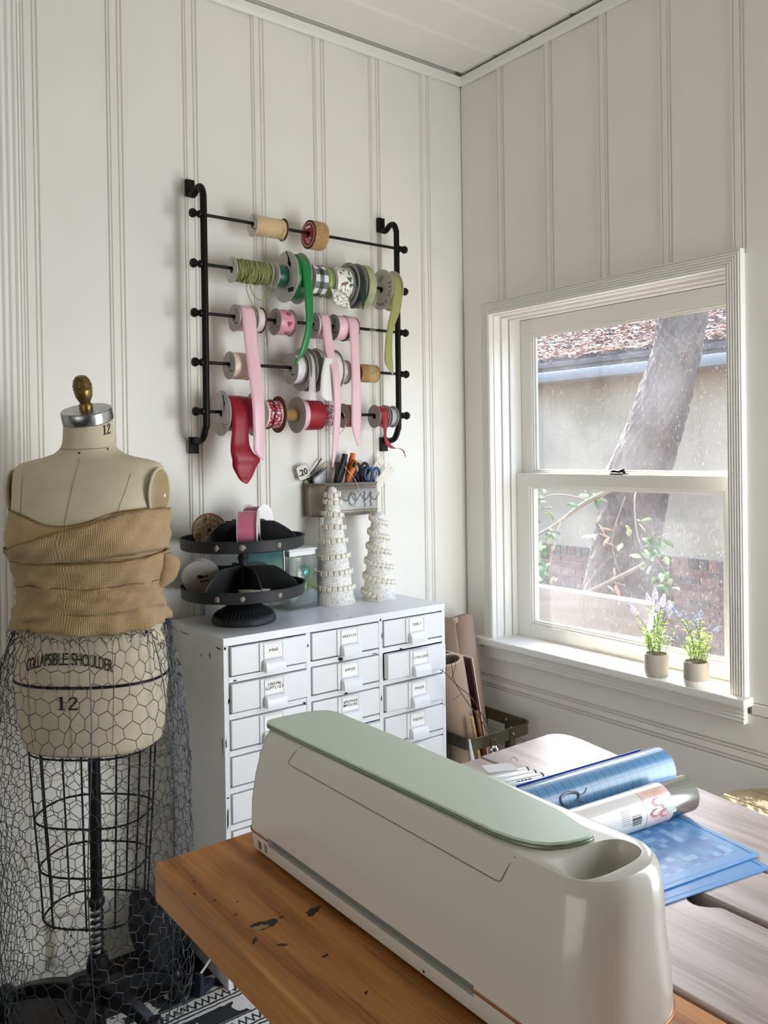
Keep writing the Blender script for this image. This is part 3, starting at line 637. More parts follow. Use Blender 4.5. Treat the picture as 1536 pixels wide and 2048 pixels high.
# bottom rod
t = spool('wide crimson ribbon spool with a broad rumpled tail, leftmost on the bottom rod', 5, .998, 1.096, .0612, .0465, redf, card, prints=[(.5, .04, .03, .006), (.75, .03, .03, .002), (.85, .025, .026, .0015), (2.6, .035, .03, .0012), (2.75, .04, .02, .0012)],
          tail=[(1.003, 1.055, 2.062, 1.40), (1.002, 1.050, 2.058, 1.36), (.996, 1.050, 2.056, 1.32), (.993, 1.058, 2.05, 1.296), (.996, 1.077, 2.048, 1.277), (.999, 1.068, 2.052, 1.258), (1.010, 1.056, 2.05, 1.235), (1.018, 1.046, 2.047, 1.222), (1.032, 1.038, 2.046, 1.213)])
def words(n, L, uv):
    w = n.new('ShaderNodeTexNoise'); w.inputs['Scale'].default_value = 1; L.new(n_map(n, L, uv, (40, 5, 1)), w.inputs[0])
    s_ = n.new('ShaderNodeSeparateXYZ'); L.new(uv, s_.inputs[0]); d = n.new('ShaderNodeMath'); d.operation = 'PINGPONG'; d.inputs[1].default_value = .5; L.new(s_.outputs[1], d.inputs[0])
    base = n_mix(n, L, n_step(n, L, w.outputs[0], .56, .58), lin('#a3182c'), lin('#e6dedb')); return n_mix(n, L, n_step(n, L, d.outputs[0], .10, .09), base, lin('#e6dedb'))
t = spool('red ribbon spool with white print and edges on a brown card flange', 5, 1.119, 1.170, .0515, .0385, pattern('red_white_print', words), False, brownc, rollmesh=ribroll(.0385, .046))
obj('loose_wrap', MB().tube([(-.004 + .003 * sin(a), .0395 * cos(a), .0395 * sin(a)) for a in [k * 2 * pi / 30 for k in range(30)]], .0022, 6, closed=True), mat('dark_edge', '#4a2c2e'), t)
spool('bare tan card core without ribbon, on the bottom rod', 5, 1.173, 1.228, .0172, .0172, kraftc, False, False, rollmesh=roll(.0172, .054, 0), name='spool_core')
t = spool('crimson velvet spool with a pale pink band and grey flange, bottom rod', 5, 1.2305, 1.306, .0525, .0425, redf, cardg, False)
obj('pink_band', MB().lathe([(.0432, -.034), (.0440, -.034), (.0440, -.018), (.0432, -.018)], 44, axis='x', closed=True), pink, t)
tw = mat('red_white_twine', '#a5283a', .7, var=('#e5d8d2', 160, .42, .55), bump=(300, .4))
t = spool('red and white bakers twine spool with a stray loop, bottom rod', 5, 1.314, 1.356, .030, .0262, tw, False, False)
mb = MB()
for i in range(12):
    mb.tube([(-.0175 + i * .0031 + (.005 if i % 2 else -.005) * sin(a), (.030 - .0003 * (i - 6) ** 2 * .4) * cos(a), (.030 - .0003 * (i - 6) ** 2 * .4) * sin(a)) for a in [k * 2 * pi / 22 for k in range(22)]], .0018, 5, closed=True)
obj('wound_twine', mb, tw, t); obj('loose_strand', MB().tube(smooth_path([(-.03, -.03, -.02), (-.02, -.032, -.048), (.005, -.033, -.058), (.03, -.032, -.045), (.044, -.03, -.018), (.04, -.02, .01)]), .0011, 6), tw, t)
t = spool('small red striped ribbon spool behind the slant cut pink tail, bottom rod', 5, 1.388, 1.433, .0362, .0335, pattern('red_stripe', lambda n, L, uv: n_mix(n, L, n_step(n, L, (lambda w: (L.new(n_map(n, L, uv, (30, 3, 1)), w.inputs[0]), w.outputs[0])[1])(n.new('ShaderNodeTexNoise')), .6, .62), lin('#a3182c'), lin('#e6dedb'))), cardg, False, rollmesh=ribroll(.0335, .042))
t = spool('red stitched edge ribbon spool with a curling tail, rightmost on the bottom rod', 5, 1.502, 1.538, .0352, .029, redf, cardg, tail=[(1.505, 1.532, 2.085, 1.40), (1.506, 1.527, 2.080, 1.378), (1.509, 1.519, 2.076, 1.355), (1.507, 1.519, 2.074, 1.335), (1.513, 1.532, 2.072, 1.315), (1.530, 1.549, 2.070, 1.303), (1.551, 1.560, 2.066, 1.303), (1.566, 1.571, 2.06, 1.296), (1.574, 1.575, 2.056, 1.276)])
mb = MB()
for s in (-.0135, .0135):
    for k in range(46): mb.sphere((s, .0295 * cos(k * 2 * pi / 46), .0295 * sin(k * 2 * pi / 46)), .0013, 6, 4)
obj('stitching', mb, whitel, t)
spool('clear white spool end at the right rail, after the stitched red ribbon', 5, 1.548, 1.571, .034, .026, mat('clear_plastic', '#cfcfcf', .2, alpha=.7), cardg)

# ---------------------------------------------------------------- dress form, burlap wrap, chicken wire skirt
FC = (0.585, 1.90); FRZ = radians(-43)
linen = mat('form_linen', '#cabfa6', 0.85, var=('#c3b79c', 25, 0.35, 0.7), bump=(420, 0.12))
blk = mat('black_enamel', '#121315', 0.4, 0.3); chrome = mat('chrome', '#e3e5e8', 0.30, 0.85); brass = mat('aged_brass', '#8a7444', 0.35, 0.85, var=('#6d5a34', 30, 0.3, 0.7))
df = thing('dress_form', 'cream linen dress form on a black caged pole stand by the back wall', 'dress form', (FC[0], FC[1], 0.0065), FRZ)
SEC = [(.600, .118, .085, .085), (.604, .135, .098, .098), (.614, .145, .105, .105), (.64, .150, .108, .108), (.70, .156, .112, .113), (.781, .160, .114, .116), (.84, .157, .110, .109), (.90, .146, .100, .096), (.97, .131, .092, .086), (1.03, .142, .104, .090),
       (1.096, .160, .127, .098), (1.14, .161, .121, .100), (1.18, .162, .106, .100), (1.22, .165, .088, .092), (1.245, .1655, .074, .080), (1.263, .161, .060, .066), (1.277, .134, .053, .058), (1.291, .090, .050, .054), (1.303, .064, .048, .050), (1.313, .0535, .047, .048), (1.33, .0515, .046, .047), (1.362, .050, .046, .047)]
def sec(z):
    if z <= SEC[0][0]: return SEC[0][1:]
    for i in range(len(SEC) - 1):
        if SEC[i][0] <= z <= SEC[i + 1][0]:
            p0, p1, p2, p3 = SEC[max(i - 1, 0)], SEC[i], SEC[i + 1], SEC[min(i + 2, len(SEC) - 1)]
            t = (z - p1[0]) / (p2[0] - p1[0]); t2 = t * t * (3 - 2 * t)
            return tuple(p1[k] + (p2[k] - p1[k]) * (t * .4 + t2 * .6) for k in (1, 2, 3))
    return SEC[-1][1:]
ZR = [(.59, .645), (.6, .655), (.782, .809), (.893, .928), (.97, 1.0), (1.096, 1.112), (1.2, 1.2), (1.262, 1.265), (1.30, 1.292), (1.33, 1.33), (1.5, 1.5)]
def zr(z):
    for (a, x), (b, y) in zip(ZR, ZR[1:]):
        if z <= b: return x + (y - x) * (z - a) / (b - a)
    return z
def form(th, z, off=0.0):
    """surface point of the body; th = 0 at the front, growing towards the form's left"""
    a, bf, bb = sec(z); e = 2.0 / 2.35
    s_, c_ = sin(th), cos(th); x = math.copysign(abs(s_) ** e, s_) * (a + off); b_ = (bf if c_ > 0 else bb) + off
    y = -math.copysign(abs(c_) ** e, c_) * b_
    bust = math.exp(-((z - 1.095) / .05) ** 2) * (math.exp(-((th - .62) / .38) ** 2) + math.exp(-((th + .62) / .38) ** 2)) * .012
    r = sqrt(x * x + y * y) or 1; Y = y * (1 + bust / r); zz = zr(z); return Vector((x * (1 + bust / r), Y, zz + Y * .34 * min(1, max(0, (zz - 1.30) / .062))))
zs = [.600 + .004 * k for k in range(6)] + [.62 + (1.362 - .62) * k / 70 for k in range(1, 71)]
obj('body', (lambda mb: (mb.grid(lambda u, v: form(2 * pi * u, zs[min(int(round(v * (len(zs) - 1))), len(zs) - 1)]), 72, len(zs) - 1, wrap=True), mb.add([form(2 * pi * k / 72, .6) for k in range(72)], [tuple(range(72))]))[0])(MB()), linen, df)
tilt_ = radians(18.8); NT = Matrix.Translation((0, 0, 1.362)) @ Matrix.Rotation(tilt_, 4, 'X') @ Matrix.Translation((0, 0, -1.362))
def tilted(mb): mb.v = [tuple(NT @ Vector(q)) for q in mb.v]; return mb
obj('neck_cap', tilted(MB().lathe([(.0, 1.3615), (.0515, 1.3615), (.0535, 1.364), (.0535, 1.386), (.0515, 1.3885), (.0, 1.389)], 48, sy=.97)), mat('brushed_aluminium', '#b9babb', .3, 1.0, var=('#8f9091', 14, .35, .65, (6, 6, .2))), df)
obj('finial', tilted(MB().lathe([(.014, 1.388), (.0145, 1.398), (.0105, 1.404), (.014, 1.410), (.0175, 1.418), (.019, 1.430), (.0185, 1.433), (.0205, 1.4345), (.0185, 1.437), (.0205, 1.4415), (.019, 1.444), (.0165, 1.454), (.011, 1.4615), (.0, 1.4645)], 28)), brass, df)
tan = mat('arm_plate_tan', '#a8956a', .45, var=('#8f7c52', 18, .3, .7))
for s in (-1, 1):
    ta = 1.40 if s > 0 else -1.52; c_ = form(ta, 1.204); nn = (form(ta + .12, 1.204) - form(ta - .12, 1.204)).cross(Vector((0, 0, 1))); nn.normalize(); nn.z = -.06
    M_ = frame(c_ + nn * .0035, Vector((0, 0, 1)).cross(nn), nn)
    mb = MB().lathe([(.0, .004), (.92, .004), (1.0, .002), (1.0, -.006)], 40, sx=.033, sy=.051); mb.v = [tuple(M_ @ Vector(q)) for q in mb.v]; p = obj('arm_plate', mb, tan, df)
    mb = MB().tube([(.0343 * cos(a), .0525 * sin(a), -.001) for a in [k * 2 * pi / 40 for k in range(40)]], .0032, 8, closed=True); mb.v = [tuple(M_ @ Vector(q)) for q in mb.v]; obj('plate_rim', mb, linen, p)
    mb = MB().lathe([(.0045, .003), (.0045, .006), (.002, .007), (0, .007)], 12, (.012 * s, -.006, 0)); mb.v = [tuple(M_ @ Vector(q)) for q in mb.v]; obj('screw', mb, chrome, p)
seam = mat('seam_thread', '#8f856f', .9)
mb = MB()
mb.tube([form(.02, .62 + k * .0125, .0002) for k in range(54)], .0007, 5)
for s in (-1, 1): mb.tube([form(s * (.55 + .22 * max(0, (z - 1.1)) / .17), z, .0002) for z in [.62 + k * .0125 for k in range(51)]], .0006, 5)
mb.tube([form(2 * pi * k / 48, 1.312 + .006 * cos(2 * pi * k / 48 + pi), .0003) for k in range(48)], .0008, 5, closed=True)
obj('seam', mb, seam, df)
hip = [form(2 * pi * k / 64, .782, .0005) for k in range(64)]
obj('hip_tape', MB().tube(hip, .0032, 6, closed=True), blk, df)
mb = MB()
for s, th, z in ((0, .02, 1.300), (1, 1.05, 1.306)): mb.sphere(form(th, z, .0005), .0022, 8, 6)
obj('pin', mb, blk, df)
def on_form(s, size, th0, z0, arc=0.0, depth=.0003, off=.0012, bold=0.0, parent=df, fn=form, name='lettering', sp=1.0, rad=None, mesh=None, xs=1.0):
    me = (mesh or text_mesh(s, size, depth, bold=bold, spacing=sp)).copy(); bm = bmesh.new(); bm.from_mesh(me)
    bmesh.ops.subdivide_edges(bm, edges=[e for e in bm.edges if e.calc_length() > .004], cuts=2)
    for v in bm.verts:
        p, q, d = v.co; p *= xs; th = th0 + p / (rad or .13); v.co = fn(th, z0 + q - arc * p * p, off + d)
    bm.to_mesh(me); bm.free(); return obj(name, me, ink, parent)
on_form('COLLAPSIBLE SHOULDER', .034, -.02, .836, arc=3.4, sp=.9, rad=.125, xs=.40)
def serif12(h):
    mb = MB(); w = h * .13
    mb.add([(-.42 * h, -.5 * h, 0), (-.06 * h, -.5 * h, 0), (-.06 * h, -.44 * h, 0), (-.17 * h, -.40 * h, 0), (-.17 * h, .5 * h, 0), (-.24 * h, .5 * h, 0), (-.44 * h, .40 * h, 0), (-.44 * h, .36 * h, 0), (-.31 * h, .38 * h, 0), (-.31 * h, -.40 * h, 0), (-.42 * h, -.44 * h, 0)], [tuple(range(11))])
    P = [(.08, .20, .035), (.10, .30, .05), (.18, .42, .04), (.28, .45, .045), (.40, .36, .065), (.41, .22, .07), (.34, .06, .06), (.20, -.16, .045), (.09, -.34, .04), (.06, -.43, .05)]
    L = [(x * h, y * h) for x, y, w_ in P]; v = []
    for i, (x, y) in enumerate(L):
        a = L[max(i - 1, 0)]; b_ = L[min(i + 1, len(L) - 1)]; tx, ty = b_[0] - a[0], b_[1] - a[1]; l = sqrt(tx * tx + ty * ty); w_ = P[i][2] * h
        v += [(x - ty / l * w_, y + tx / l * w_, 0), (x + ty / l * w_, y - tx / l * w_, 0)]
    mb.add(v, [(2 * i, 2 * i + 1, 2 * i + 3, 2 * i + 2) for i in range(len(L) - 1)])
    mb.add([(.04 * h, -.5 * h, 0), (.46 * h, -.5 * h, 0), (.50 * h, -.28 * h, 0), (.46 * h, -.28 * h, 0), (.42 * h, -.38 * h, 0), (.06 * h, -.36 * h, 0)], [tuple(range(6))])
    return mb.mesh('lettering')
on_form('12', .03, .0, .745, mesh=serif12(.033), rad=.125, xs=.78)
on_form('12', .024, 1.25, 1.347, mesh=serif12(.024), rad=.047)
# stand: cage, pole, spring, cast base
cg = df
for z, a in ((.655, .128), (.508, .119), (.402, .111), (.292, .105)):
    obj('cage_ring', MB().tube([(a * math.copysign(abs(sin(t)) ** .75, sin(t)), a * .78 * math.copysign(abs(cos(t)) ** .75, cos(t)), z) for t in [2 * pi * k / 48 for k in range(48)]], .0024, 6, closed=True), blk, df)
for k in range(11):
    t = 2 * pi * (k + .35) / 11; s_ = math.copysign(abs(sin(t)) ** .75, sin(t)); c_ = math.copysign(abs(cos(t)) ** .75, cos(t))
    obj('cage_rod', MB().tube([(a * s_, a * .78 * c_, z) for z, a in ((.668, .1285), (.508, .1195), (.402, .1115), (.288, .105))], .0023, 6), blk, df)
obj('pole', MB().tube([(0, 0, .31), (0, 0, .665)], .0125, 20), blk, df)
obj('collar', MB().lathe([(.0125, .300), (.0165, .302), (.0175, .308), (.0165, .316), (.0125, .320)], 20), blk, df)
obj('inner_rod', MB().tube([(0, 0, .19), (0, 0, .302)], .0075, 16), chrome, df)
obj('spring', MB().tube([(.0118 * cos(a), .0118 * sin(a), .196 + .0147 * a / (2 * pi)) for a in [k * 2 * pi / 16 for k in range(16 * 7 + 1)]], .0028, 7), blk, df)
obj('foot_bracket', MB().lathe([(.012, .196), (.020, .192), (.024, .17), (.020, .15), (.014, .145), (.0135, .05), (.016, .04), (.016, .03)], 18), blk, df)
obj('pedal', MB().tube(smooth_path([(.02, -.02, .15), (-.025, -.03, .155), (-.04, -.045, .14), (-.03, -.06, .12), (.0, -.07, .10)]), [.008] * 24 + [.006], 8), blk, df)
def base_leg(ang, L_, h):
    c_, s_ = cos(ang), sin(ang); mb = MB(); n = 14; v = []
    for i in range(n + 1):
        t = i / n; r = .01 + L_ * t; top = .125 - (.125 - .062) * t ** 2.2; dep = .040 - .012 * t; w = .013
        v += [(c_ * r - s_ * w, s_ * r + c_ * w, top), (c_ * r + s_ * w, s_ * r - c_ * w, top), (c_ * r + s_ * w, s_ * r - c_ * w, top - dep), (c_ * r - s_ * w, s_ * r + c_ * w, top - dep)]
    fs = [(4 * i + k, 4 * i + (k + 1) % 4, 4 * i + 4 + (k + 1) % 4, 4 * i + 4 + k) for i in range(n) for k in range(4)] + [(3, 2, 1, 0), tuple(range(4 * n, 4 * n + 4))]
    lg = obj('base_leg', mb.add(v, fs), blk, df, bevel=.003)
    obj('caster', MB().lathe([(.0, .076), (.012, .074), (.017, .066), (.017, .058), (.012, .054), (.009, .048), (.016, .042), (.019, .022), (.016, .002), (.0, .0)], 18, (c_ * (L_ + .012), s_ * (L_ + .012), 0)), blk, lg)
for wx, wy, L_ in ((.455, 2.10, .245), (.765, 1.925, .175), (.665, 1.79, .13), (.50, 1.80, .13)):
    base_leg(math.atan2(wy - FC[1], wx - FC[0]) - FRZ, L_, .1)

# burlap wound round the bodice
burl = bpy.data.materials.new('burlap_weave'); burl.use_nodes = True
def _b(m_, c1, c2, pitch):
    n = m_.node_tree.nodes; L = m_.node_tree.links; p = n['Principled BSDF']; p.inputs['Roughness'].default_value = .95; p.inputs['Sheen Weight'].default_value = .2
    uv = n.new('ShaderNodeTexCoord').outputs['UV']; nz = n.new('ShaderNodeTexNoise'); nz.inputs['Scale'].default_value = 35; L.new(uv, nz.inputs[0])
    ad = n.new('ShaderNodeVectorMath'); ad.operation = 'MULTIPLY_ADD'; L.new(nz.outputs[1], ad.inputs[0]); ad.inputs[1].default_value = (.006, .006, 0); L.new(uv, ad.inputs[2])
    s_ = n.new('ShaderNodeSeparateXYZ'); L.new(ad.outputs[0], s_.inputs[0])
    def wave(k):
        a = n.new('ShaderNodeMath'); a.operation = 'MULTIPLY'; L.new(s_.outputs[k], a.inputs[0]); a.inputs[1].default_value = 2 * pi / pitch
        b_ = n.new('ShaderNodeMath'); b_.operation = 'SINE'; L.new(a.outputs[0], b_.inputs[0]); return b_.outputs[0]
    mx = n.new('ShaderNodeMath'); mx.operation = 'MAXIMUM'; L.new(wave(0), mx.inputs[0]); L.new(wave(1), mx.inputs[1])
    n2 = n.new('ShaderNodeTexNoise'); n2.inputs['Scale'].default_value = 14; n2.inputs['Detail'].default_value = 6; L.new(uv, n2.inputs[0])
    t = n.new('ShaderNodeMath'); t.operation = 'MULTIPLY_ADD'; L.new(n2.outputs[0], t.inputs[0]); t.inputs[1].default_value = 2.2; L.new(mx.outputs[0], t.inputs[2])
    r = n.new('ShaderNodeValToRGB'); r.color_ramp.elements[0].position = .25; r.color_ramp.elements[0].color = lin(c2); r.color_ramp.elements[1].position = .75; r.color_ramp.elements[1].color = lin(c1)
    q = n.new('ShaderNodeMapRange'); q.inputs[1].default_value = -.2; q.inputs[2].default_value = 2.4; L.new(t.outputs[0], q.inputs[0]); L.new(q.outputs[0], r.inputs[0]); L.new(r.outputs[0], p.inputs['Base Color'])
    bn = n.new('ShaderNodeBump'); bn.inputs['Strength'].default_value = .7; bn.inputs['Distance'].default_value = .0015; L.new(mx.outputs[0], bn.inputs['Height']); L.new(bn.outputs[0], p.inputs['Normal'])
_b(burl, '#c6a678', '#846640', .0034)
bw_ = thing('burlap_wrap', 'brown burlap strip wrapped round the bodice of the dress form', 'fabric', (FC[0], FC[1], .89), FRZ)
def band(zl, zu, off, seed, t0=-pi, t1=pi, ripple=.0018, flare=0.0, nv=10):
    rr = random.Random(seed); ph = [rr.uniform(0, 6) for _ in range(5)]
    def f(u, v):
        th = t0 + (t1 - t0) * u; a, b_ = zl(th), zu(th); z = a + (b_ - a) * v; e = min(v, 1 - v)
        o_ = off + ripple * (sin(9 * th + ph[0] + 7 * v) + sin(17 * th + ph[1] - 9 * v) + 1.2 * sin(5 * th + 14 * v + ph[2])) * (.5 + v * (1 - v) * 2) + flare * (1 - v) ** 3 * (1 + .8 * sin(6 * th + ph[3]) + .5 * sin(13 * th))
        if e < .1: o_ -= .003 * (1 - e / .1)
        p = form(th, z, o_); return (p.x, p.y, p.z - .89)
    return MB().grid(f, 110, nv, su=(t1 - t0) * .135, sv=.1)
w1 = lambda th, k=1.0, p=0.0: .004 * k * (sin(2 * th + p) + .7 * sin(5 * th + 2 * p) + .35 * sin(13 * th + p))
sst = lambda a, b, t: (lambda q: q * q * (3 - 2 * q))(min(1, max(0, (t - a) / (b - a))))
hem_m = mat('burlap_selvedge', '#8d6c42', .95, bump=(500, .5))
def wrap_band(zl, zu, off, seed, t0=-pi, t1=pi, ripple=.0018, flare=0.0, edge=True):
    mb = band(zl, zu, off, seed, t0, t1, ripple, flare); obj('burlap_band', mb, burl, bw_, solid=.0012)
    if not edge: return
    n = 110; top = [Vector(mb.v[10 * (n + 1) + i]) for i in range(n + 1)]
    obj('selvedge', MB().tube([p + Vector((p.x, p.y, 0)).normalized() * .0030 for p in top], .0011, 5), hem_m, bw_)
wrap_band(lambda t: 1.035 + w1(t), lambda t: 1.176 + .4 * w1(t) - .036 * math.exp(-((t - .02) / .45) ** 2), .005, 1, ripple=.0010)
wrap_band(lambda t: 1.040 + .028 * sst(-1, 1.2, t) + w1(t, .5), lambda t: 1.083 + .091 * sst(-.9, 1.0, t) + w1(t, .35, 1), .0125, 2, -1.55, 1.75)
wrap_band(lambda t: .955 + w1(t, 1, 2), lambda t: 1.050 + w1(t, .8, 3) + .012 * sst(.2, 1.2, t), .0165, 3)
wrap_band(lambda t: .893 + w1(t, .9, 4), lambda t: .985 + w1(t, 1, 5), .0120, 4, flare=.009, edge=False)
wrap_band(lambda t: .925 + w1(t, 1, 1) + .012 * sin(t), lambda t: 1.000 + w1(t, 1.0, 2) - .010 * sst(-1.2, -.4, -t) , .0195, 6, -1.3, 1.9)
obj('burlap_knot', MB().grid(lambda u, v: form(1.62 + .10 * u, .972 + .085 * v, .012 + .040 * u * sin(pi * min(1, v * .92 + .04)) ** .7 * (1 + .10 * sin(8 * v + 1))) - Vector((0, .010 * sin(pi * u), .89)), 10, 16, su=.06, sv=.11), burl, bw_, solid=.003)

# chicken wire skirt
wire = mat('galvanised_wire', '#4a4d51', .45, .75)
sk = thing('wire_skirt', 'long chicken wire skirt of hexagonal mesh hanging round the dress form', 'wire mesh', (FC[0], FC[1], 0), FRZ)
KP = [(.955, .146), (.92, .156), (.86, .178), (.80, .192), (.70, .203), (.62, .207), (.50, .203), (.40, .198), (.30, .197), (.20, .198), (.12, .192), (.06, .18), (.03, .165)]
def krad(z):
    for (z1, r1), (z2, r2) in zip(KP, KP[1:]):
        if z1 >= z >= z2: return r1 + (r2 - r1) * (z1 - z) / (z1 - z2)
    return KP[0][1] if z > KP[0][0] else KP[-1][1]
def wire_layer(mb, n, t0, t1, z0, z1, scale, seed, rw):
    cell = (t1 - t0) / n; pit = .0285; rows = int((z0 - z1) / pit); jit = {}
    def P(i, j, top):
        """node column i (half cells), row j"""
        key = (i % (2 * n) if abs(t1 - t0 - 2 * pi) < 1e-6 else i, j, top)
        if key not in jit:
            th = t0 + cell * i / 2; z = z0 - j * pit - (0 if top else .0098)
            h = lambda q: hsh(key[0] * 1.3 + seed, j * 2.1, top * 3.7 + q) - .5
            th += .03 * h(1) + .03 * sin(j * .5 + i * .3); z += .006 * h(2) - .010 * sin(th * 2 + seed)
            r = krad(z) * scale * (1 + .035 * sin(3 * th + 6 * z + seed) + .03 * sin(5 * th - 4 * z)) + .006 * h(3)
            a, b_ = r, r * .86; jit[key] = Vector((a * sin(th), -b_ * cos(th), max(z, .015)))
        return jit[key]
    E = []
    for j in range(rows):
        for i in range(2 * n):
            up_ = (i + j) % 2 == 0
            a = P(i, j, up_); b_ = P(i + 1, j, not up_); E.append((a, b_))
            if not up_: E.append((P(i, j, False), P(i, j + 1, True)))
    for a, b_ in E:
        m_ = (a + b_) / 2 + Vector((0, 0, 0)); d = (b_ - a)
        if d.length > .06: continue
        mb.tube([a, b_], rw, 4, caps=False)
    return E
mb = MB(); wire_layer(mb, 40, -pi, pi, .930, .03, 1.0, 1, .0008)
wire_layer(mb, 5, -1.9, -1.15, .91, .05, 1.02, 8, .0008); wire_layer(mb, 4, 1.3, 1.9, .90, .30, .95, 5, .0008)
obj('hexagonal_mesh', mb, wire, sk)
rr = random.Random(21); mb = MB()
for i in range(90):                       # cut wire ends bent over under the burlap
    th = rr.uniform(-pi, pi); p = Vector((.162 * sin(th), -.136 * cos(th), .922)); q = p + Vector((rr.uniform(-.02, .02), rr.uniform(-.02, .012), rr.uniform(-.03, .002)))
    mb.tube([p, (p + q) / 2 + Vector((rr.uniform(-.006, .006), -.004, .004)), q], .0009, 4, caps=False)
obj('cut_end', mb, wire, sk)
mb = MB()
for th, sd in ((.35, 1), (1.25, 4)):
    mb.tube([(krad(z) * 1.02 * sin(th + .03 * sin(9 * z + sd)), -krad(z) * .885 * cos(th + .03 * sin(9 * z + sd)), z) for z in [.90 - .03 * k for k in range(29)]], .0013, 5)
obj('selvedge', mb, wire, sk)

# ---------------------------------------------------------------- drawer cabinet
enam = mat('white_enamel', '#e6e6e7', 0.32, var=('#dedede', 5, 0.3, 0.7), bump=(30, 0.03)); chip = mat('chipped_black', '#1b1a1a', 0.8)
CX0, CX1, CY0, CY1, CT = .880, 1.570, 1.874, 2.186, .852
cab = thing('drawer_cabinet', 'white metal cabinet of small labelled drawers with chipped paint', 'cabinet', (1.225, 2.03, 0.0))
mb = MB(); t_ = .012
mb.box(CX0, CX0 + t_, CY0, CY1, .0075, CT - .02); mb.box(CX1 - t_, CX1, CY0, CY1, .0075, CT - .02); mb.box(CX0 + t_, CX1 - t_, CY1 - .008, CY1, .03, CT - .02)
mb.box(CX0, CX1, CY0, CY1, CT - .02, CT)
obj('carcass', mb, enam, cab, world=True, bevel=.0015)
COLS = [(.894, 1.107), (1.1205, 1.3345), (1.348, 1.558)]; ZT = .832; PIT = .0889; DH = .0735
mb = MB()
for x0, x1 in ((CX0 + .012, .8935), (1.1075, 1.12), (1.335, 1.3475), (1.5585, CX1 - .012)): mb.box(x0, x1, CY0, CY0 + .02, .03, CT - .02)
for x0, x1 in COLS:
    for k in range(10): mb.box(x0, x1, CY0 + .001, CY0 + .02, max(ZT - k * PIT, .03), max(ZT - k * PIT, .03) + (PIT - DH - .002))
obj('front_frame', mb, enam, cab, world=True, bevel=.001, seg=1)
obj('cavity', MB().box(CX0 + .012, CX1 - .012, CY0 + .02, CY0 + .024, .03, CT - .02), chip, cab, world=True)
def drawer_meshes(w):
    h = DH - .005; mb = MB(); mb.box(-w / 2, w / 2, -.004, .016, -h, 0)
    face = mb
    strip_ = MB().box(-w * .145, w * .19, -.0075, -.004, -h, -.0005)
    pull = MB(); n = 10; v = []
    for s in (-1, 1):
        for i in range(n + 1):
            a = pi / 2 * i / n; v.append((s * .0285, -.007 - .017 * sin(a) ** .75, .024 * cos(a) ** .75))
        v += [(s * .0285, -.024, -.005), (s * .0285, -.007, -.005)]
    m_ = n + 3; fs = [(i, i + 1, m_ + i + 1, m_ + i) for i in range(n + 1)] + [tuple(range(m_)), tuple(range(m_, 2 * m_))[::-1]]
    pull.add(v, fs)
    hold = MB()
    for a, b_, c, d in ((-.027, .027, .016, .019), (-.027, .027, -.019, -.016), (-.027, -.0245, -.016, .016), (.0245, .027, -.016, .016)): hold.box(a, b_, -.0098, -.0075, c, d)
    return face.mesh('drawer'), strip_.mesh('centre_strip'), pull.mesh('pull'), hold.mesh('label_frame'), MB().box(-.0245, .0245, -.0083, -.0075, -.016, .016).mesh('label_card')
DM = [drawer_meshes(x1 - x0 - .005) for x0, x1 in COLS]
for q in DM:
    for me in q[:4]: me.materials.append(enam)
    q[4].materials.append(whitel)
LAB = {(0, 0): 'PENS', (0, 1): 'SEWING\nSUPPLIES', (0, 2): 'TAPE', (1, 0): 'POSTITS', (1, 1): 'PAPER', (1, 2): 'BROTHER\nMACHINE', (2, 0): 'TOOLS', (2, 1): 'STAPLERS', (2, 2): 'PAPER', (2, 3): 'PHOTOS', (2, 4): 'T'}
OUT = {(2, 1): .016, (2, 2): .008, (1, 3): .012, (0, 0): .004, (0, 1): .005}
rr = random.Random(31)
for c_, (x0, x1) in enumerate(COLS):
    cxm = (x0 + x1) / 2; w = x1 - x0
    for k in range(9):
        face, strip_, pull, hold, cardm = DM[c_]
        d = obj('drawer', face, None, cab, loc=(cxm - 1.225, CY0 - OUT.get((c_, k), 0) - 2.03, ZT - k * PIT - .0028), bevel=.0022)
        obj('centre_strip', strip_, None, d, bevel=.0008, seg=1)
        px_ = w * .035
        obj('pull', pull, None, d, loc=(px_ + rr.uniform(-.001, .001), .0, -.0655), bevel=.003, seg=2)
        obj('label_frame', hold, None, d, loc=(px_, 0, -.0215), bevel=.0006, seg=1)
        obj('label_card', cardm, None, d, loc=(px_, 0, -.0215))
        s = LAB.get((c_, k))
        if s:
            mb = bmesh.new()
            for li, line in enumerate(s.split('\n')):
                for i, ch in enumerate(line):     # typed a little unevenly
                    me = text_mesh(ch, .0098, .0001, bold=.00012).copy()
                    x_ = (i - (len(line) - 1) / 2) * .0064; z_ = (0 if '\n' not in s else .0052 - li * .0095) + rr.uniform(-.0009, .0009)
                    me.transform(Matrix.Rotation(rr.uniform(-.12, .12), 4, 'Z')); me.transform(frame((px_ + x_, -.0086, -.021 + z_), (1, 0, 0), (0, -1, 0))); mb.from_mesh(me); bpy.data.meshes.remove(me)
            me = bpy.data.meshes.new('lettering'); mb.to_mesh(me); mb.free(); obj('lettering', me, ink, d)
mb = MB(); rr = random.Random(8)           # chipped spots showing dark metal
def blot(x, y, z, l, h, ax):
    n = 9; P = [((l * (1 + .5 * rr.uniform(-1, 1))) * cos(2 * pi * i / n), (h * (1 + .6 * rr.uniform(-1, 1))) * sin(2 * pi * i / n)) for i in range(n)]
    mb.add([(x + a, y, z + b_) if ax == 'y' else (x + a, y + b_, z) if ax == 'z' else (x, y + a, z + b_) for a, b_ in P], [tuple(range(n))])
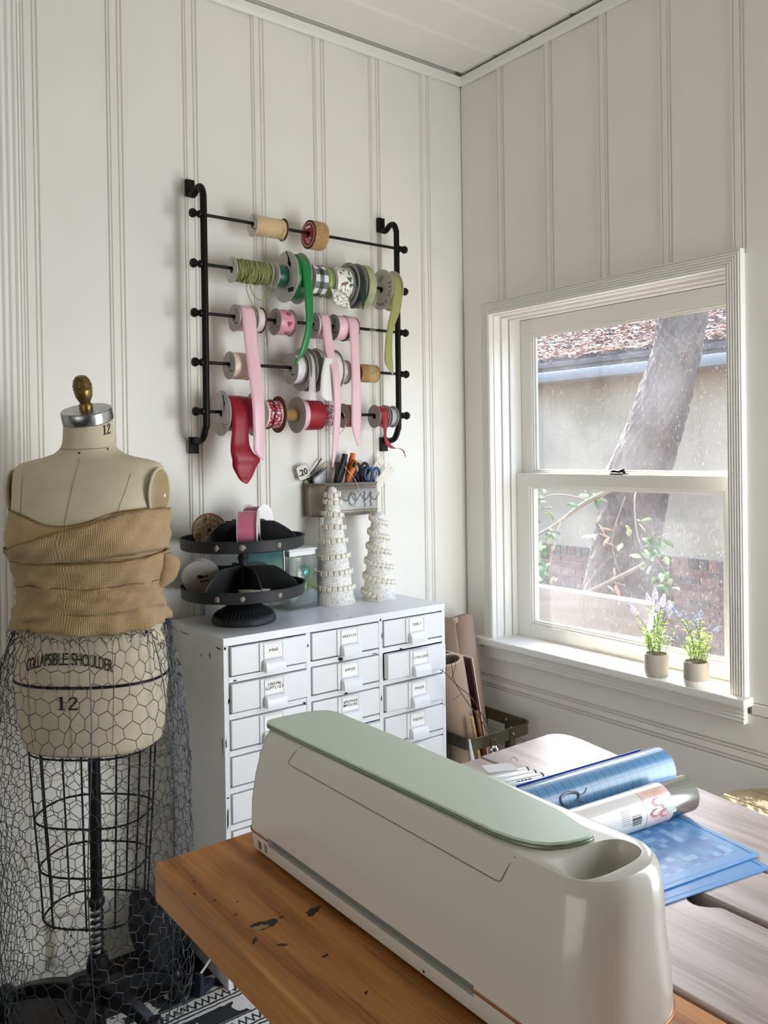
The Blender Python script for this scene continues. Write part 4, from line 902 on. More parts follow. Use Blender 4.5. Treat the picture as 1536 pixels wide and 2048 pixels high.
for x, z, l, h in ((1.062, .829, .012, .003), (1.0, .829, .006, .0015), (.884, .828, .003, .003), (1.21, .749, .010, .004), (1.345, .79, .0015, .008), (1.41, .745, .005, .002), (1.226, .656, .006, .002), (.892, .70, .002, .008), (1.1, .655, .004, .004), (.91, .747, .004, .0015), (1.112, .80, .0015, .004), (.884, .60, .0015, .01), (.885, .42, .002, .02), (.883, .3, .0015, .01), (1.56, .66, .0015, .006), (1.565, .56, .001, .005), (1.341, .835, .002, .004), (1.341, .62, .002, .012), (.887, .47, .003, .003), (1.32, .746, .008, .0015)): blot(x, CY0 - .0006, z, l, h, 'y')
for x, y, l, h in ((1.25, 1.885, .006, .002), (1.24, 1.93, .003, .003), (1.12, 1.884, .004, .001), (1.33, 1.9, .008, .001)): blot(x, y, CT + .0003, l, h, 'z')
for y, z, l, h in ((1.95, .80, .002, .008), (2.0, .79, .002, .004), (1.90, .825, .02, .0015), (2.1, .83, .03, .001), (1.885, .6, .002, .02)): blot(CX0 - .0006, y, z, l, h, 'x')
obj('paint_chip', mb, chip, cab, world=True)

# ---------------------------------------------------------------- things on the cabinet
# two-tier black stand
blackm = mat('matte_black_paint', '#17181a', .55, var=('#222427', 12, .3, .7), bump=(60, .1)); worn = mat('worn_primer', '#8d8178', .7)
SX, SY = 1.013, 2.028
ts = thing('tiered_stand', 'black two-tier round metal stand on the left of the white cabinet', 'stand', (SX, SY, CT))
obj('base', MB().lathe([(.0, .0), (.078, .0), (.083, .004), (.083, .012), (.079, .020), (.072, .026), (.060, .036), (.045, .045), (.028, .050), (.0, .051)], 48), blackm, ts)
mb = MB()
for k in range(48):
    a = 2 * pi * k / 48; mb.tube([(.0775 * cos(a), .0775 * sin(a), .0215), (.068 * cos(a), .068 * sin(a), .031)], .0016, 5)
obj('beading', mb, blackm, ts)
def tray(z, r):
    obj('tray', MB().lathe([(.0, z), (r - .004, z), (r, z + .002), (r + .001, z + .027), (r + .0035, z + .028), (r + .0035, z + .030), (r - .001, z + .030), (r - .0025, z + .004), (.0, z + .004)], 64), blackm, ts)
    for k, a in enumerate((-2.45, -2.05, -1.45, -.6, .2, 1.2)):
        n = 9; rr_ = random.Random(k + int(z * 100)); mb = MB()
        P = [(.0075 * (1 + .35 * rr_.uniform(-1, 1)) * cos(2 * pi * i / n), .008 * (1 + .35 * rr_.uniform(-1, 1)) * sin(2 * pi * i / n)) for i in range(n)]
        mb.add([((r + .0018 + 0.0001) * cos(a + x / r), (r + .0018) * sin(a + x / r), z + .014 + y) for x, y in P], [tuple(range(n))]); obj('worn_patch', mb, worn, ts, solid=.0003)
tray(.0715, .158); tray(.196, .158)
obj('pole', MB().lathe([(.028, .045), (.018, .055), (.012, .07), (.011, .09), (.012, .16), (.015, .168), (.012, .176), (.011, .195), (.011, .235), (.0, .238)], 24), blackm, ts)
def divider(z, r, h, ang):
    n = 22; top = [(-r + 2 * r * i / n, h * min(1, 1.25 * sin(pi * i / n) ** .55)) for i in range(n + 1)]
    mb = MB(); v = []
    for s in (-.001, .001): v += [(x, s, z + .004 + q) for x, q in top] + [(r, s, z + .004), (-r, s, z + .004)]
    m_ = n + 3; mb.add(v, [(i, (i + 1) % m_, m_ + (i + 1) % m_, m_ + i) for i in range(m_)] + [tuple(range(m_)), tuple(range(m_, 2 * m_))[::-1]])
    obj('divider', mb, blackm, ts, rot=(0, 0, ang))
    obj('divider_edge', MB().tube([(x, 0, z + .004 + q) for x, q in top], .0012, 5), mat('worn_edge', '#4a4642', .5), ts, rot=(0, 0, ang))
for a in (radians(-38), radians(22), radians(82)): divider(.0715, .149, .072, a); divider(.196, .149, .064, a)
# ribbon spools lying in the trays
def loose_spool(label, c, rf, rr_, w, rm, fl, axis_dir, name='ribbon_spool'):
    t = thing(name, label, 'ribbon spool', c, group='ribbon spools in the tiered stand', rot=Vector((1, 0, 0)).rotation_difference(Vector(axis_dir)).to_euler())
    obj('ribbon_roll', roll(rr_, w - .003, .001), rm, t)
    for s in (-1, 1): obj('flange', flange(rf), fl, t, loc=(s * w / 2, 0, 0))
    return t
rose = satin('rose_satin', '#c56b86'); paperr = mat('rolled_paper', '#cdb89a', .85, var=('#8a7358', 150, .42, .58)); magenta = satin('magenta_satin', '#8c2244')
TZ = CT + .196 + .0045
t = loose_spool('rose pink ribbon spool standing upright at the front of the upper tray', (SX - .030, SY - .092, TZ + .0505), .050, .045, .048, rose, card, (.84, -.54, 0))
t = thing('ribbon_roll', 'rolled cream paper strip with a dark pink rim, left in the upper tray', 'ribbon', (SX - .088, SY + .010, TZ + .046), group='ribbon spools in the tiered stand', rot=(0, 0, radians(62)))
mb = MB()
for k in range(9): mb.lathe([(.006 + k * .004, -.016 + .001 * (k % 3)), (.0092 + k * .004, -.016 + .001 * (k % 3)), (.0092 + k * .004, .012), (.006 + k * .004, .012)], 36, axis='x', closed=True)
obj('coil', mb, paperr, t); obj('rim', MB().lathe([(.0405, -.012), (.0435, -.012), (.0435, .014), (.0405, .014)], 40, axis='x', closed=True), magenta, t)
t = loose_spool('magenta ribbon spool with a big white card face, at the back of the upper tray', (SX + .072, SY + .064, TZ + .052), .050, .043, .05, magenta, whitel, (.52, -.85, 0.0))
t = loose_spool('white printed ribbon spool behind the lower tray rim, on its left', (SX - .098, SY + .045, CT + .0715 + .0045 + .048), .047, .040, .02, white, card, (.55, .80, .25))
mb = MB()
for k in range(8): mb.box(-.0115, -.0112, -.02 + .006 * (k % 4), -.0165 + .006 * (k % 4), -.012 + .012 * (k // 4), -.006 + .012 * (k // 4))
obj('print', mb, ink, t)
loose_spool('flat spool of white ribbon lying down at the front of the lower tray', (SX - .02, SY - .098, CT + .0715 + .0045 + .0155), .040, .037, .012, white, card, (.05, .08, .995))
# square glass jar with baubles, and a framed print leaning on it
def clear_glass():
    m = bpy.data.materials.new('clear_glass'); m.use_nodes = True; n = m.node_tree.nodes; L = m.node_tree.links; n.clear()
    o_ = n.new('ShaderNodeOutputMaterial'); tr = n.new('ShaderNodeBsdfTransparent'); tr.inputs[0].default_value = (.93, .965, .96, 1); gl = n.new('ShaderNodeBsdfGlossy'); gl.inputs['Roughness'].default_value = .04
    lw = n.new('ShaderNodeLayerWeight'); lw.inputs[0].default_value = .22; x = n.new('ShaderNodeMixShader'); L.new(lw.outputs['Facing'], x.inputs[0]); L.new(tr.outputs[0], x.inputs[1]); L.new(gl.outputs[0], x.inputs[2]); L.new(x.outputs[0], o_.inputs[0]); return m
clearg = clear_glass()
JX, JY = 1.219, 2.132; jar = thing('glass_jar', 'square clear glass jar holding coloured baubles, behind the tiered stand', 'jar', (JX, JY, CT), radians(8))
mb = MB(); a, h, w_ = .052, .148, .0035
mb.box(-a, a, -a, a, 0, .012); mb.box(-a, -a + w_, -a, a, .012, h); mb.box(a - w_, a, -a, a, .012, h); mb.box(-a + w_, a - w_, -a, -a + w_, .012, h); mb.box(-a + w_, a - w_, a - w_, a, .012, h)
obj('wall', mb, clearg, jar, bevel=.003)
mb = MB().box(-a * .9, a * .9, -a * .9, a * .9, h + .001, h + .016); mb.box(-a * .98, a * .98, -a * .98, a * .98, h + .016, h + .022)
obj('lid', mb, mat('white_lid', '#e8e8e6', .3), jar, bevel=.003)
def bauble(label, p, r, col):
    t = thing('bauble', label, 'bauble', p, group='baubles in the glass jar'); m_ = mat('bauble_' + col, col, .12, .85)
    obj('ball', MB().sphere((0, 0, 0), r, 24, 16), m_, t); obj('cap', MB().lathe([(.005, r * .96), (.005, r * 1.12), (0, r * 1.13)], 12), mat('silver_cap', '#c9c9c9', .25, 1.0), t, rot=(.5, .9, 0))
bauble('turquoise bauble, topmost in the glass jar', (JX + .024, JY - .014, CT + .098), .0215, '#4fb3c4')
bauble('mint green bauble in the middle of the glass jar', (JX + .012, JY - .020, CT + .056), .0235, '#7cc3a2')
bauble('pearl white bauble lying at the bottom of the glass jar', (JX - .020, JY - .022, CT + .036), .0215, '#e2e6df')
bauble('pale silver green bauble low at the back of the glass jar', (JX + .024, JY + .020, CT + .037), .021, '#b9d6c8')
bauble('pale grey bauble low on the left side of the glass jar', (JX - .022, JY + .022, CT + .037), .0215, '#c9cfcc')
fr = thing('framed_print', 'small framed teal and yellow print standing in the lower tray of the stand', 'picture', (1.088, 2.062, CT + .0762), rot=(radians(-5), 0, radians(-14)))
frm = mat('silver_frame', '#c4c6c8', .3, .6)
mb = MB()
for a_ in ((-.061, -.058, 0, .113), (.058, .061, 0, .113), (-.058, .058, 0, .003), (-.058, .058, .110, .113)): mb.box(a_[0], a_[1], -.004, .006, a_[2], a_[3])
obj('frame', mb, frm, fr, bevel=.0008)
def paint_mat():
    m = bpy.data.materials.new('teal_watercolour'); m.use_nodes = True; n = m.node_tree.nodes; L = m.node_tree.links; p = n['Principled BSDF']; p.inputs['Roughness'].default_value = .25
    t = n.new('ShaderNodeTexCoord'); s_ = n.new('ShaderNodeSeparateXYZ'); L.new(t.outputs['Object'], s_.inputs[0]); q = n.new('ShaderNodeTexNoise'); q.inputs['Scale'].default_value = 30; L.new(t.outputs['Object'], q.inputs[0])
    ad = n.new('ShaderNodeMath'); ad.operation = 'MULTIPLY_ADD'; L.new(q.outputs[0], ad.inputs[0]); ad.inputs[1].default_value = .045; L.new(s_.outputs['Z'], ad.inputs[2])
    r = n.new('ShaderNodeValToRGB'); e = r.color_ramp.elements; e[0].position = .03; e[0].color = lin('#94954f'); e[1].position = .115; e[1].color = lin('#1f5560'); x = e.new(.07); x.color = lin('#5f8a70'); L.new(ad.outputs[0], r.inputs[0]); L.new(r.outputs[0], p.inputs['Base Color']); return m
obj('print', MB().box(-.058, .058, -.001, .003, .003, .110), paint_mat(), fr)
text_on('little', .011, fr, frame((.032, -.0013, .044), (1, 0, 0), (0, -1, 0)), ink, depth=.0002); text_on('WING', .010, fr, frame((.036, -.0013, .032), (1, 0, 0), (0, -1, 0)), ink, depth=.0002, bold=.0003)
obj('arrow_print', MB().add([(.016, -.0014, .0215), (.044, -.0014, .0235), (.044, -.0014, .0245), (.016, -.0014, .0225), (.044, -.0014, .020), (.051, -.0014, .0245), (.044, -.0014, .028)], [(0, 1, 2, 3), (4, 5, 6)]), ink, fr)
# glittered cone trees
glit = bpy.data.materials.new('white_glitter'); glit.use_nodes = True
def _gl(m_, c1, c2):
    n = m_.node_tree.nodes; L = m_.node_tree.links; p = n['Principled BSDF']; p.inputs['Roughness'].default_value = .55; t = n.new('ShaderNodeTexCoord'); v = n.new('ShaderNodeTexVoronoi'); v.inputs['Scale'].default_value = 330; L.new(t.outputs['Object'], v.inputs[0])
    s_ = n.new('ShaderNodeSeparateColor'); L.new(v.outputs['Color'], s_.inputs[0]); r = n.new('ShaderNodeValToRGB'); r.color_ramp.elements[0].color = lin(c1); r.color_ramp.elements[1].color = lin(c2); r.color_ramp.elements[0].position = .1; r.color_ramp.elements[1].position = .6; L.new(s_.outputs[0], r.inputs[0]); L.new(r.outputs[0], p.inputs['Base Color'])
    b_ = n.new('ShaderNodeBump'); b_.inputs['Strength'].default_value = .6; b_.inputs['Distance'].default_value = .0012; L.new(s_.outputs[1], b_.inputs['Height']); L.new(b_.outputs[0], p.inputs['Normal'])
_gl(glit, '#c6c2b8', '#f0eee8')
ivory = mat('ivory_glitter_trim', '#e6dfd2', .6, bump=(500, .5))
c1 = thing('cone_tree', 'taller white glittered cone tree with level rings of square beads', 'ornament', (1.342, 2.108, CT), group='cone trees on the cabinet')
H1 = .340; R1 = lambda z: .0625 - (.0625 - .013) * z / H1
obj('cone', MB().lathe([(.0, 0), (.0625, 0), (.0635, .003)] + [(R1(z), z) for z in [.01 + .033 * k for k in range(10)]] + [(.012, H1 - .006), (.006, H1), (0, H1 + .001)], 40), glit, c1)
def bead(w, h, d): return MB().box(-w / 2, w / 2, -d / 2, d / 2, -h / 2, h / 2).mesh('bead')
BM1 = bead(.0142, .0138, .011); BM1.materials.append(ivory); BM2 = bead(.0135, .0120, .011); BM2.materials.append(ivory); rr = random.Random(12)
for j, z in enumerate((.050, .094, .138, .182, .222, .260, .296, .318)):
    r = R1(z) + .0035; n = max(5, int(2 * pi * r / .0152)); tz = .006 * (-1) ** j
    for k in range(n):
        a = 2 * pi * k / n + j; obj('bead', BM1, None, c1, loc=(r * cos(a), r * sin(a), z + .003 * sin(a + j)), rot=(0, 0, a - pi / 2 + rr.uniform(-.1, .1)), bevel=.0025, seg=2)
c2 = thing('cone_tree', 'shorter white glittered cone tree with beads spiralling round it', 'ornament', (1.480, 2.072, CT), group='cone trees on the cabinet')
H2 = .262; R2 = lambda z: .0500 - (.0500 - .018) * z / H2
obj('cone', MB().lathe([(.0, 0), (.050, 0), (.051, .003)] + [(R2(z), z) for z in [.01 + .027 * k for k in range(10)]] + [(.014, H2 - .004), (0, H2 + .004)], 40), glit, c2)
N2 = 108
for k in range(N2):
    f = k / N2; z = .012 + f ** .95 * (H2 - .022); a = -2.2 - f * 2 * pi * 5.4; r = R2(z) + .0035; obj('bead', BM2, None, c2, loc=(r * cos(a), r * sin(a), z), rot=(rr.uniform(-.2, .2), .38, a - pi / 2), bevel=.0025, seg=2)
obj('bead', BM2, None, c2, loc=(0, 0, H2 + .004), bevel=.0025)

# ---------------------------------------------------------------- tin wall pocket with tools
tin = mat('pressed_tin', '#bcb3a5', .38, .45, var=('#877f73', 9, .3, .7)); tind = mat('tin_dark_relief', '#7b7267', .5, .5)
PX0, PX1, PZ0, PZ1, PYF = 1.300, 1.540, 1.104, 1.199, 2.128
wp = thing('tin_wall_pocket', 'embossed tin pocket hanging on the back wall, full of tools', 'wall pocket', (1.42, YB, PZ0))
q = [(PX0, YB - .001), (PX0, PYF + .030), (PX0 + .028, PYF), (PX1 - .028, PYF), (PX1, PYF + .030), (PX1, YB - .001)]
mb = MB(); n = len(q); mb.add([(x, y, PZ0) for x, y in q] + [(x, y, PZ1) for x, y in q], [(i, i + 1, n + i + 1, n + i) for i in range(n - 1)] + [tuple(range(n))])
obj('pocket', mb, tin, wp, world=True, solid=.0012)
obj('back_plate', MB().prism([(PX0, PZ0), (PX1, PZ0), (PX1, PZ1), (PX1 - .085, PZ1 + .062), (PX1 - .16, PZ1 + .067), (PX0 + .07, PZ1 + .062), (PX0, PZ1 + .01)], 'y', YB - .0035, YB - .002), tin, wp, world=True)
obj('rolled_rim', MB().tube([(x, y, PZ1) for x, y in q], .0032, 8), tind, wp, world=True); obj('rolled_foot', MB().tube([(x, y, PZ0 + .002) for x, y in q], .0032, 8), tind, wp, world=True)
mb = MB(); Y_ = PYF - .0008
def oval(cx, cz, a, b_, r, n=28): mb.tube([(cx + a * cos(2 * pi * k / n), Y_, cz + b_ * sin(2 * pi * k / n)) for k in range(n)], r, 5, closed=True)
cz = (PZ0 + PZ1) / 2; cx = (PX0 + PX1) / 2
for ox in (cx + .005, cx - .075): oval(ox, cz, .011, .017, .0009); oval(ox, cz, .015, .021, .0006)
for s_ in (-1, 1):
    mb.tube([(PX0 + .03, Y_, cz + s_ * .033), (PX1 - .03, Y_, cz + s_ * .033)], .0011, 5)
    for k in range(15): mb.tube(smooth_path([(PX0 + .034 + k * .0122, Y_, cz + s_ * .037), (PX0 + .038 + k * .0122, Y_, cz + s_ * .042), (PX0 + .043 + k * .0122, Y_, cz + s_ * .038)], 4), .0010, 4)
for k in range(5):
    sx_ = cx - .070 + k * .035; mb.tube(smooth_path([(sx_, Y_, cz + .018), (sx_ + .008, Y_, cz + .004), (sx_ + .0175, Y_, cz - .003), (sx_ + .027, Y_, cz + .004), (sx_ + .035, Y_, cz + .018)], 5), .0010, 5)
    for i in range(6): mb.sphere((sx_ + .009 + i * .0034, Y_, cz - .006 - .006 * sin(pi * i / 5) + .002 * (i % 2) + .006), .0016, 6, 5)
for sx_ in (cx + .05, cx + .073):
    for i in range(9): mb.sphere((sx_ + .002 * sin(i * 2), Y_, cz - .022 + i * .0052), .0024, 6, 5)
obj('relief', mb, tind, wp, world=True)
# things standing in the pocket; each reaches down behind the front
steel = mat('tool_steel', '#a9abad', .25, 1.0); orange = mat('orange_grip', '#d2691e', .45); blackr = mat('black_rubber', '#16171a', .45); bluer = mat('navy_grip', '#2a4a7c', .45)
def tool(name, label, cat, base): return thing(name, label, cat, base, group='tools in the tin wall pocket')
def grip(t, pts, rs, m_, nm='grip', n=12): return obj(nm, MB().tube(smooth_path(pts, 5), [rs[0] + (rs[1] - rs[0]) * 0 if False else rs[min(int(i / (5 * (len(pts) - 1) + 1) * len(rs)), len(rs) - 1)] for i in range(5 * (len(pts) - 1) + 1)], n), m_, t)
t = tool('pliers', 'black handled pliers leaning left in the tin wall pocket', 'pliers', (1.395, 2.165, 1.12))
grip(t, [(-.004, 0, .06), (.000, -.004, .095), (.012, -.008, .13), (.024, -.008, .158)], [.006, .008, .009, .0095, .009], blackr); grip(t, [(.006, .012, .06), (.022, .012, .10), (.030, .010, .135), (.036, .008, .168)], [.006, .008, .0095, .0095, .009], blackr)
obj('jaw', MB().tube([(0, .006, .0), (.001, .006, .07)], [.004, .011], 10), steel, t)
t = tool('pliers', 'orange and black handled pliers standing upright in the tin wall pocket', 'pliers', (1.427, 2.158, 1.12))
grip(t, [(-.006, -.004, .065), (.004, -.006, .10), (.016, -.008, .125), (.026, -.008, .148)], [.006, .0085, .010, .0095, .008], orange); grip(t, [(.000, .010, .065), (.012, .010, .11), (.022, .008, .145), (.028, .006, .170)], [.006, .008, .009, .009, .008], orange)
grip(t, [(.010, -.013, .115), (.017, -.0145, .132), (.022, -.0145, .142)], [.003, .0055, .004], blackr, 'grip_inlay'); obj('jaw', MB().tube([(0, .003, .0), (-.001, .003, .08)], [.004, .011], 10), steel, t)
def scissors(label, b_, col, s, tilt):
    t = tool('scissors', label, 'scissors', b_); t.rotation_euler = (0, tilt, 0)
    for k, (cx_, a_, bb) in enumerate(((-.017 * s, .0150, .021), (.017 * s, .0135, .022))):
        obj('finger_loop', MB().tube([(cx_ + a_ * s * cos(w_) , .004 * k, .112 * 1 + bb * s * sin(w_)) for w_ in [2 * pi * i / 26 for i in range(26)]], .0042 * s, 8, closed=True), col, t)
        obj('handle', MB().tube(smooth_path([(cx_ * .55, .004 * k, .112 - bb * s), (cx_ * .25, .004 * k, .07), (-cx_ * .1, .004 * k, .052)], 4), .0048 * s, 8), col, t)
        obj('blade', MB().prism([(-.006 + cx_ * .2, .056), (.006 + cx_ * .2, .056), (-cx_ * .2, -.01)], 'y', .004 * k - .001, .004 * k + .001), steel, t)
scissors('large black handled scissors in the tin wall pocket', (1.483, 2.176, 1.125), blackr, 1.05, .06)
scissors('blue and black handled scissors at the right of the tin wall pocket', (1.508, 2.150, 1.112), bluer, .95, .08)
scissors('small black handled scissors behind the blue ones', (1.512, 2.186, 1.118), blackr, .75, .15)
t = tool('screwdriver', 'thin metal shafted tool between the pliers and the scissors', 'tool', (1.452, 2.185, 1.115)); obj('shaft', MB().tube([(0, 0, 0), (.004, 0, .118)], .0032, 8), steel, t); obj('handle', MB().tube([(-.001, 0, -.004), (0, 0, .02)], .006, 10), blackr, t)
t = tool('steel_scoop', 'dull steel scoop blade at the left of the tin wall pocket', 'tool', (1.345, 2.180, 1.115)); obj('blade', MB().grid(lambda u, v: (-.020 + .04 * u + .012 * v * (u - .5), -.004 * sin(pi * u), .02 + .118 * v * (.72 + .28 * u)), 10, 8), mat('dull_steel', '#8b8c8d', .45, .8), t, solid=.0012)
tagc = mat('paper_tag', '#ece6da', .75, var=('#ddd5c6', 30, .3, .7))
def hang_tag(label, c_, w, h, rot_, nm='paper_tag'):
    t = thing(nm, label, 'tag', c_, rot=rot_, group='tags on the tin wall pocket')
    obj('card', MB().prism([(-w / 2, -h / 2 + w * .2), (-w * .3, -h / 2), (w * .3, -h / 2), (w / 2, -h / 2 + w * .2), (w / 2, h / 2), (-w / 2, h / 2)], 'y', -.0006, .0006), tagc, t)
    return t
t = thing('price_tag', 'cream price tag reading .20 hanging at the left of the tin wall pocket', 'tag', (1.290, 2.185, 1.236), rot=(0, radians(-17), 0), group='tags on the tin wall pocket')
obj('card', MB().prism([(-.020, -.017), (-.014, -.022), (.014, -.022), (.020, -.017), (.020, .017), (.013, .022), (.004, .022), (.0, .026), (-.004, .022), (-.013, .022), (-.020, .017)], 'y', -.001, .001), tagc, t); obj('edge', MB().tube([(x, 0, z) for x, z in ((-.020, -.017), (-.014, -.022), (.014, -.022), (.020, -.017), (.020, .017), (.013, .022), (-.013, .022), (-.020, .017))], .0012, 5, closed=True), tind, t)
text_on('.20', .026, t, frame((-.001, -.0016, -.001), (1, 0, 0), (0, -1, 0)), ink, depth=.0003, bold=.0006)
mb = MB().tube(smooth_path([(.006, .0, -.020), (.020, .002, -.035), (.016, .004, -.05), (.026, .004, -.055)], 5), .0022, 6); mb.tube(smooth_path([(.010, 0, -.018), (.04, .002, -.004), (.075, .004, .018)], 5), .0022, 6); obj('ribbon_tie', mb, blackr, t)
t = hang_tag('white printed tag at the upper right of the tin wall pocket', (1.543, 2.168, 1.238), .030, .085, (0, radians(40), 0))
mb = MB()
for k in range(5): mb.box(-.010, .006 - .003 * (k % 3), -.0009, -.0006, .02 - k * .011, .022 - k * .011)
obj('print', mb, mat('faded_ink', '#b9a79a', .8), t)
t = hang_tag('translucent white tag below the printed one, right of the tin wall pocket', (1.560, 2.150, 1.215), .030, .095, (0, radians(46), 0)); obj('eyelet', MB().lathe([(.002, -.0009), (.004, -.0009), (.004, .0009), (.002, .0009)], 12, (0, 0, .038), 'y', closed=True), steel, t)
t = thing('twine_loop', 'stray red and white twine looped over the pliers', 'twine', (1.40, 2.135, 1.21)); obj('strand', MB().tube(smooth_path([(0, 0, .045), (.012, -.004, .028), (.028, -.006, .012), (.040, -.010, -.01), (.044, -.014, -.03), (.036, -.012, -.045)], 5), .0009, 5), tw, t)

# ---------------------------------------------------------------- plank table
T = .756
def wood(name, c1, c2, c3, seed, rough=.36, coat=.08):
    m = bpy.data.materials.new(name); m.use_nodes = True; n = m.node_tree.nodes; L = m.node_tree.links; p = n['Principled BSDF']
    p.inputs['Roughness'].default_value = rough; p.inputs['Specular IOR Level'].default_value = .25; p.inputs['Coat Weight'].default_value = coat; p.inputs['Coat Roughness'].default_value = .28
    t = n.new('ShaderNodeTexCoord'); mp = n.new('ShaderNodeMapping'); mp.inputs['Scale'].default_value = (1, .10, 1); mp.inputs['Location'].default_value = (seed, seed * .7, 0); L.new(t.outputs['Object'], mp.inputs[0])
    q = n.new('ShaderNodeTexNoise'); q.inputs['Scale'].default_value = 5.0; q.inputs['Detail'].default_value = 2; L.new(mp.outputs[0], q.inputs[0])
    k = n.new('ShaderNodeMath'); k.operation = 'MULTIPLY'; L.new(q.outputs[0], k.inputs[0]); k.inputs[1].default_value = 60
    s_ = n.new('ShaderNodeMath'); s_.operation = 'SINE'; L.new(k.outputs[0], s_.inputs[0])
    mf = n.new('ShaderNodeMapping'); mf.inputs['Scale'].default_value = (60, 2.5, 60); L.new(t.outputs['Object'], mf.inputs[0]); f = n.new('ShaderNodeTexNoise'); f.inputs['Scale'].default_value = 4; f.inputs['Detail'].default_value = 6; L.new(mf.outputs[0], f.inputs[0])
    a = n.new('ShaderNodeMath'); a.operation = 'MULTIPLY_ADD'; L.new(s_.outputs[0], a.inputs[0]); a.inputs[1].default_value = .22; L.new(f.outputs[0], a.inputs[2])
    r = n.new('ShaderNodeValToRGB'); e = r.color_ramp.elements; e[0].position = .25; e[0].color = lin(c3); e[1].position = .8; e[1].color = lin(c1); x = e.new(.5); x.color = lin(c2)
    L.new(a.outputs[0], r.inputs[0]); L.new(r.outputs[0], p.inputs['Base Color'])
    b_ = n.new('ShaderNodeBump'); b_.inputs['Strength'].default_value = .12; b_.inputs['Distance'].default_value = .001; L.new(a.outputs[0], b_.inputs['Height']); L.new(b_.outputs[0], p.inputs['Normal']); return m
pine = wood('oiled_pine', '#c98d4e', '#b87a3e', '#95602c', 3.0); pine_glare = wood('glare_pale_pine', '#b9aeab', '#ada19d', '#9a8e89', 9.0, .32, .35)  # second pine is paler and cooler, with the window glare put into its colour
tb = thing('plank_table', 'thick pine plank table with open gaps between its boards', 'table', (.80, .25, 0))
Y0, Y1 = -.85, 1.095
def plank(poly, m_, th=.05): obj('plank', MB().prism(poly, 'z', T - th, T), m_, tb, world=True, bevel=.004, seg=3)
plank([(.410, Y0), (.7025, Y0), (.7035, .3), (.7045, Y1), (.4125, Y1 - .004), (.4085, Y1 - .012)], pine)
notch = [(.8780 - .018 * sin(pi * k / 8) - .0, .553 + .05 * k / 8) for k in range(9)]
plank([(.7120, Y0), (.8765, Y0)] + notch + [(.8800, .75), (.8822, Y1 + .002), (.7090, Y1)], pine_glare)
plank([(.8865, Y0), (.9895, Y0), (.9915, Y1 - .002), (.8865, Y1 - .001)], pine_glare)
plank([(.9925, Y0), (1.09, Y0), (1.108, .2), (1.145, .62), (1.166, .80), (1.184, .95), (1.197, 1.035)] + [(1.165 + .033 * cos(a), 1.062 + .038 * sin(a)) for a in (0, .4, .8, 1.2, pi / 2)] + [(.9935, Y1 + .002)], pine_glare)
dk = wood('dark_underframe', '#5a3d28', '#4c3322', '#3c281b', 1.0, .6)
for x, y in ((.68, .70), (1.07, .70), (.50, -.65), (1.02, -.65)): obj('leg', MB().box(x - .035, x + .035, y - .035, y + .035, 0.014, T - .05), dk, tb, world=True, bevel=.004)
for y in (.70, -.65): obj('batten', MB().box(.54, 1.03, y - .02, y + .02, T - .15, T - .0905), dk, tb, world=True, bevel=.003)
for x0, x1 in ((.680, .735), (.855, .910)): obj('rail', MB().box(x0, x1, -.629, .679, T - .09, T - .0505), mat('black_underframe', '#1c1512', .8), tb, world=True, bevel=.003)
kn = mat('dark_knot', '#33261c', .5, var=('#1f1712', 60, .3, .7)); knl = mat('pale_knot_heart', '#a8895c', .5); rr = random.Random(17)
def knot(x, y, a, b_, ang, m_=kn, z=T + .0002):
    n = 14; P = []
    for i in range(n):
        w = 2 * pi * i / n; k = 1 + .3 * rr.uniform(-1, 1); u, v = a * k * cos(w), b_ * k * sin(w); P.append((x + u * cos(ang) - v * sin(ang), y + u * sin(ang) + v * cos(ang)))
    obj('knot', MB().prism(P, 'z', z - .0008, z), m_, tb, world=True)
knot(.450, .864, .016, .0085, -.25); knot(.444, .862, .0085, .0045, -.3, knl, T + .0005); knot(.509, .853, .011, .006, .4); knot(.4275, .843, .0065, .0022, .9); knot(.447, .816, .006, .0022, -.7); knot(.472, .769, .0045, .0018, .2)
knot(.474, .866, .0035, .002, 0); knot(.435, .905, .002, .0016, 0); knot(.45, .93, .0016, .0014, 0); knot(.43, .95, .0018, .0016, 0); knot(.47, .69, .003, .0014, 1); knot(.43, 1.01, .0016, .0014, 0); knot(.418, .98, .0014, .003, 0)
mb = MB()
for y, z, a, b_ in ((.865, .728, .008, .014), (.84, .716, .006, .008), (.99, .735, .003, .004), (.80, .722, .012, .004)):
    n = 10; mb.add([(.4099 - .0004 + (.0004 if z > .74 else 0), y + a * (1 + .3 * rr.uniform(-1, 1)) * cos(2 * pi * i / n), z + b_ * (1 + .3 * rr.uniform(-1, 1)) * sin(2 * pi * i / n)) for i in range(n)], [tuple(range(n))])
obj('edge_knot', mb, kn, tb, world=True)

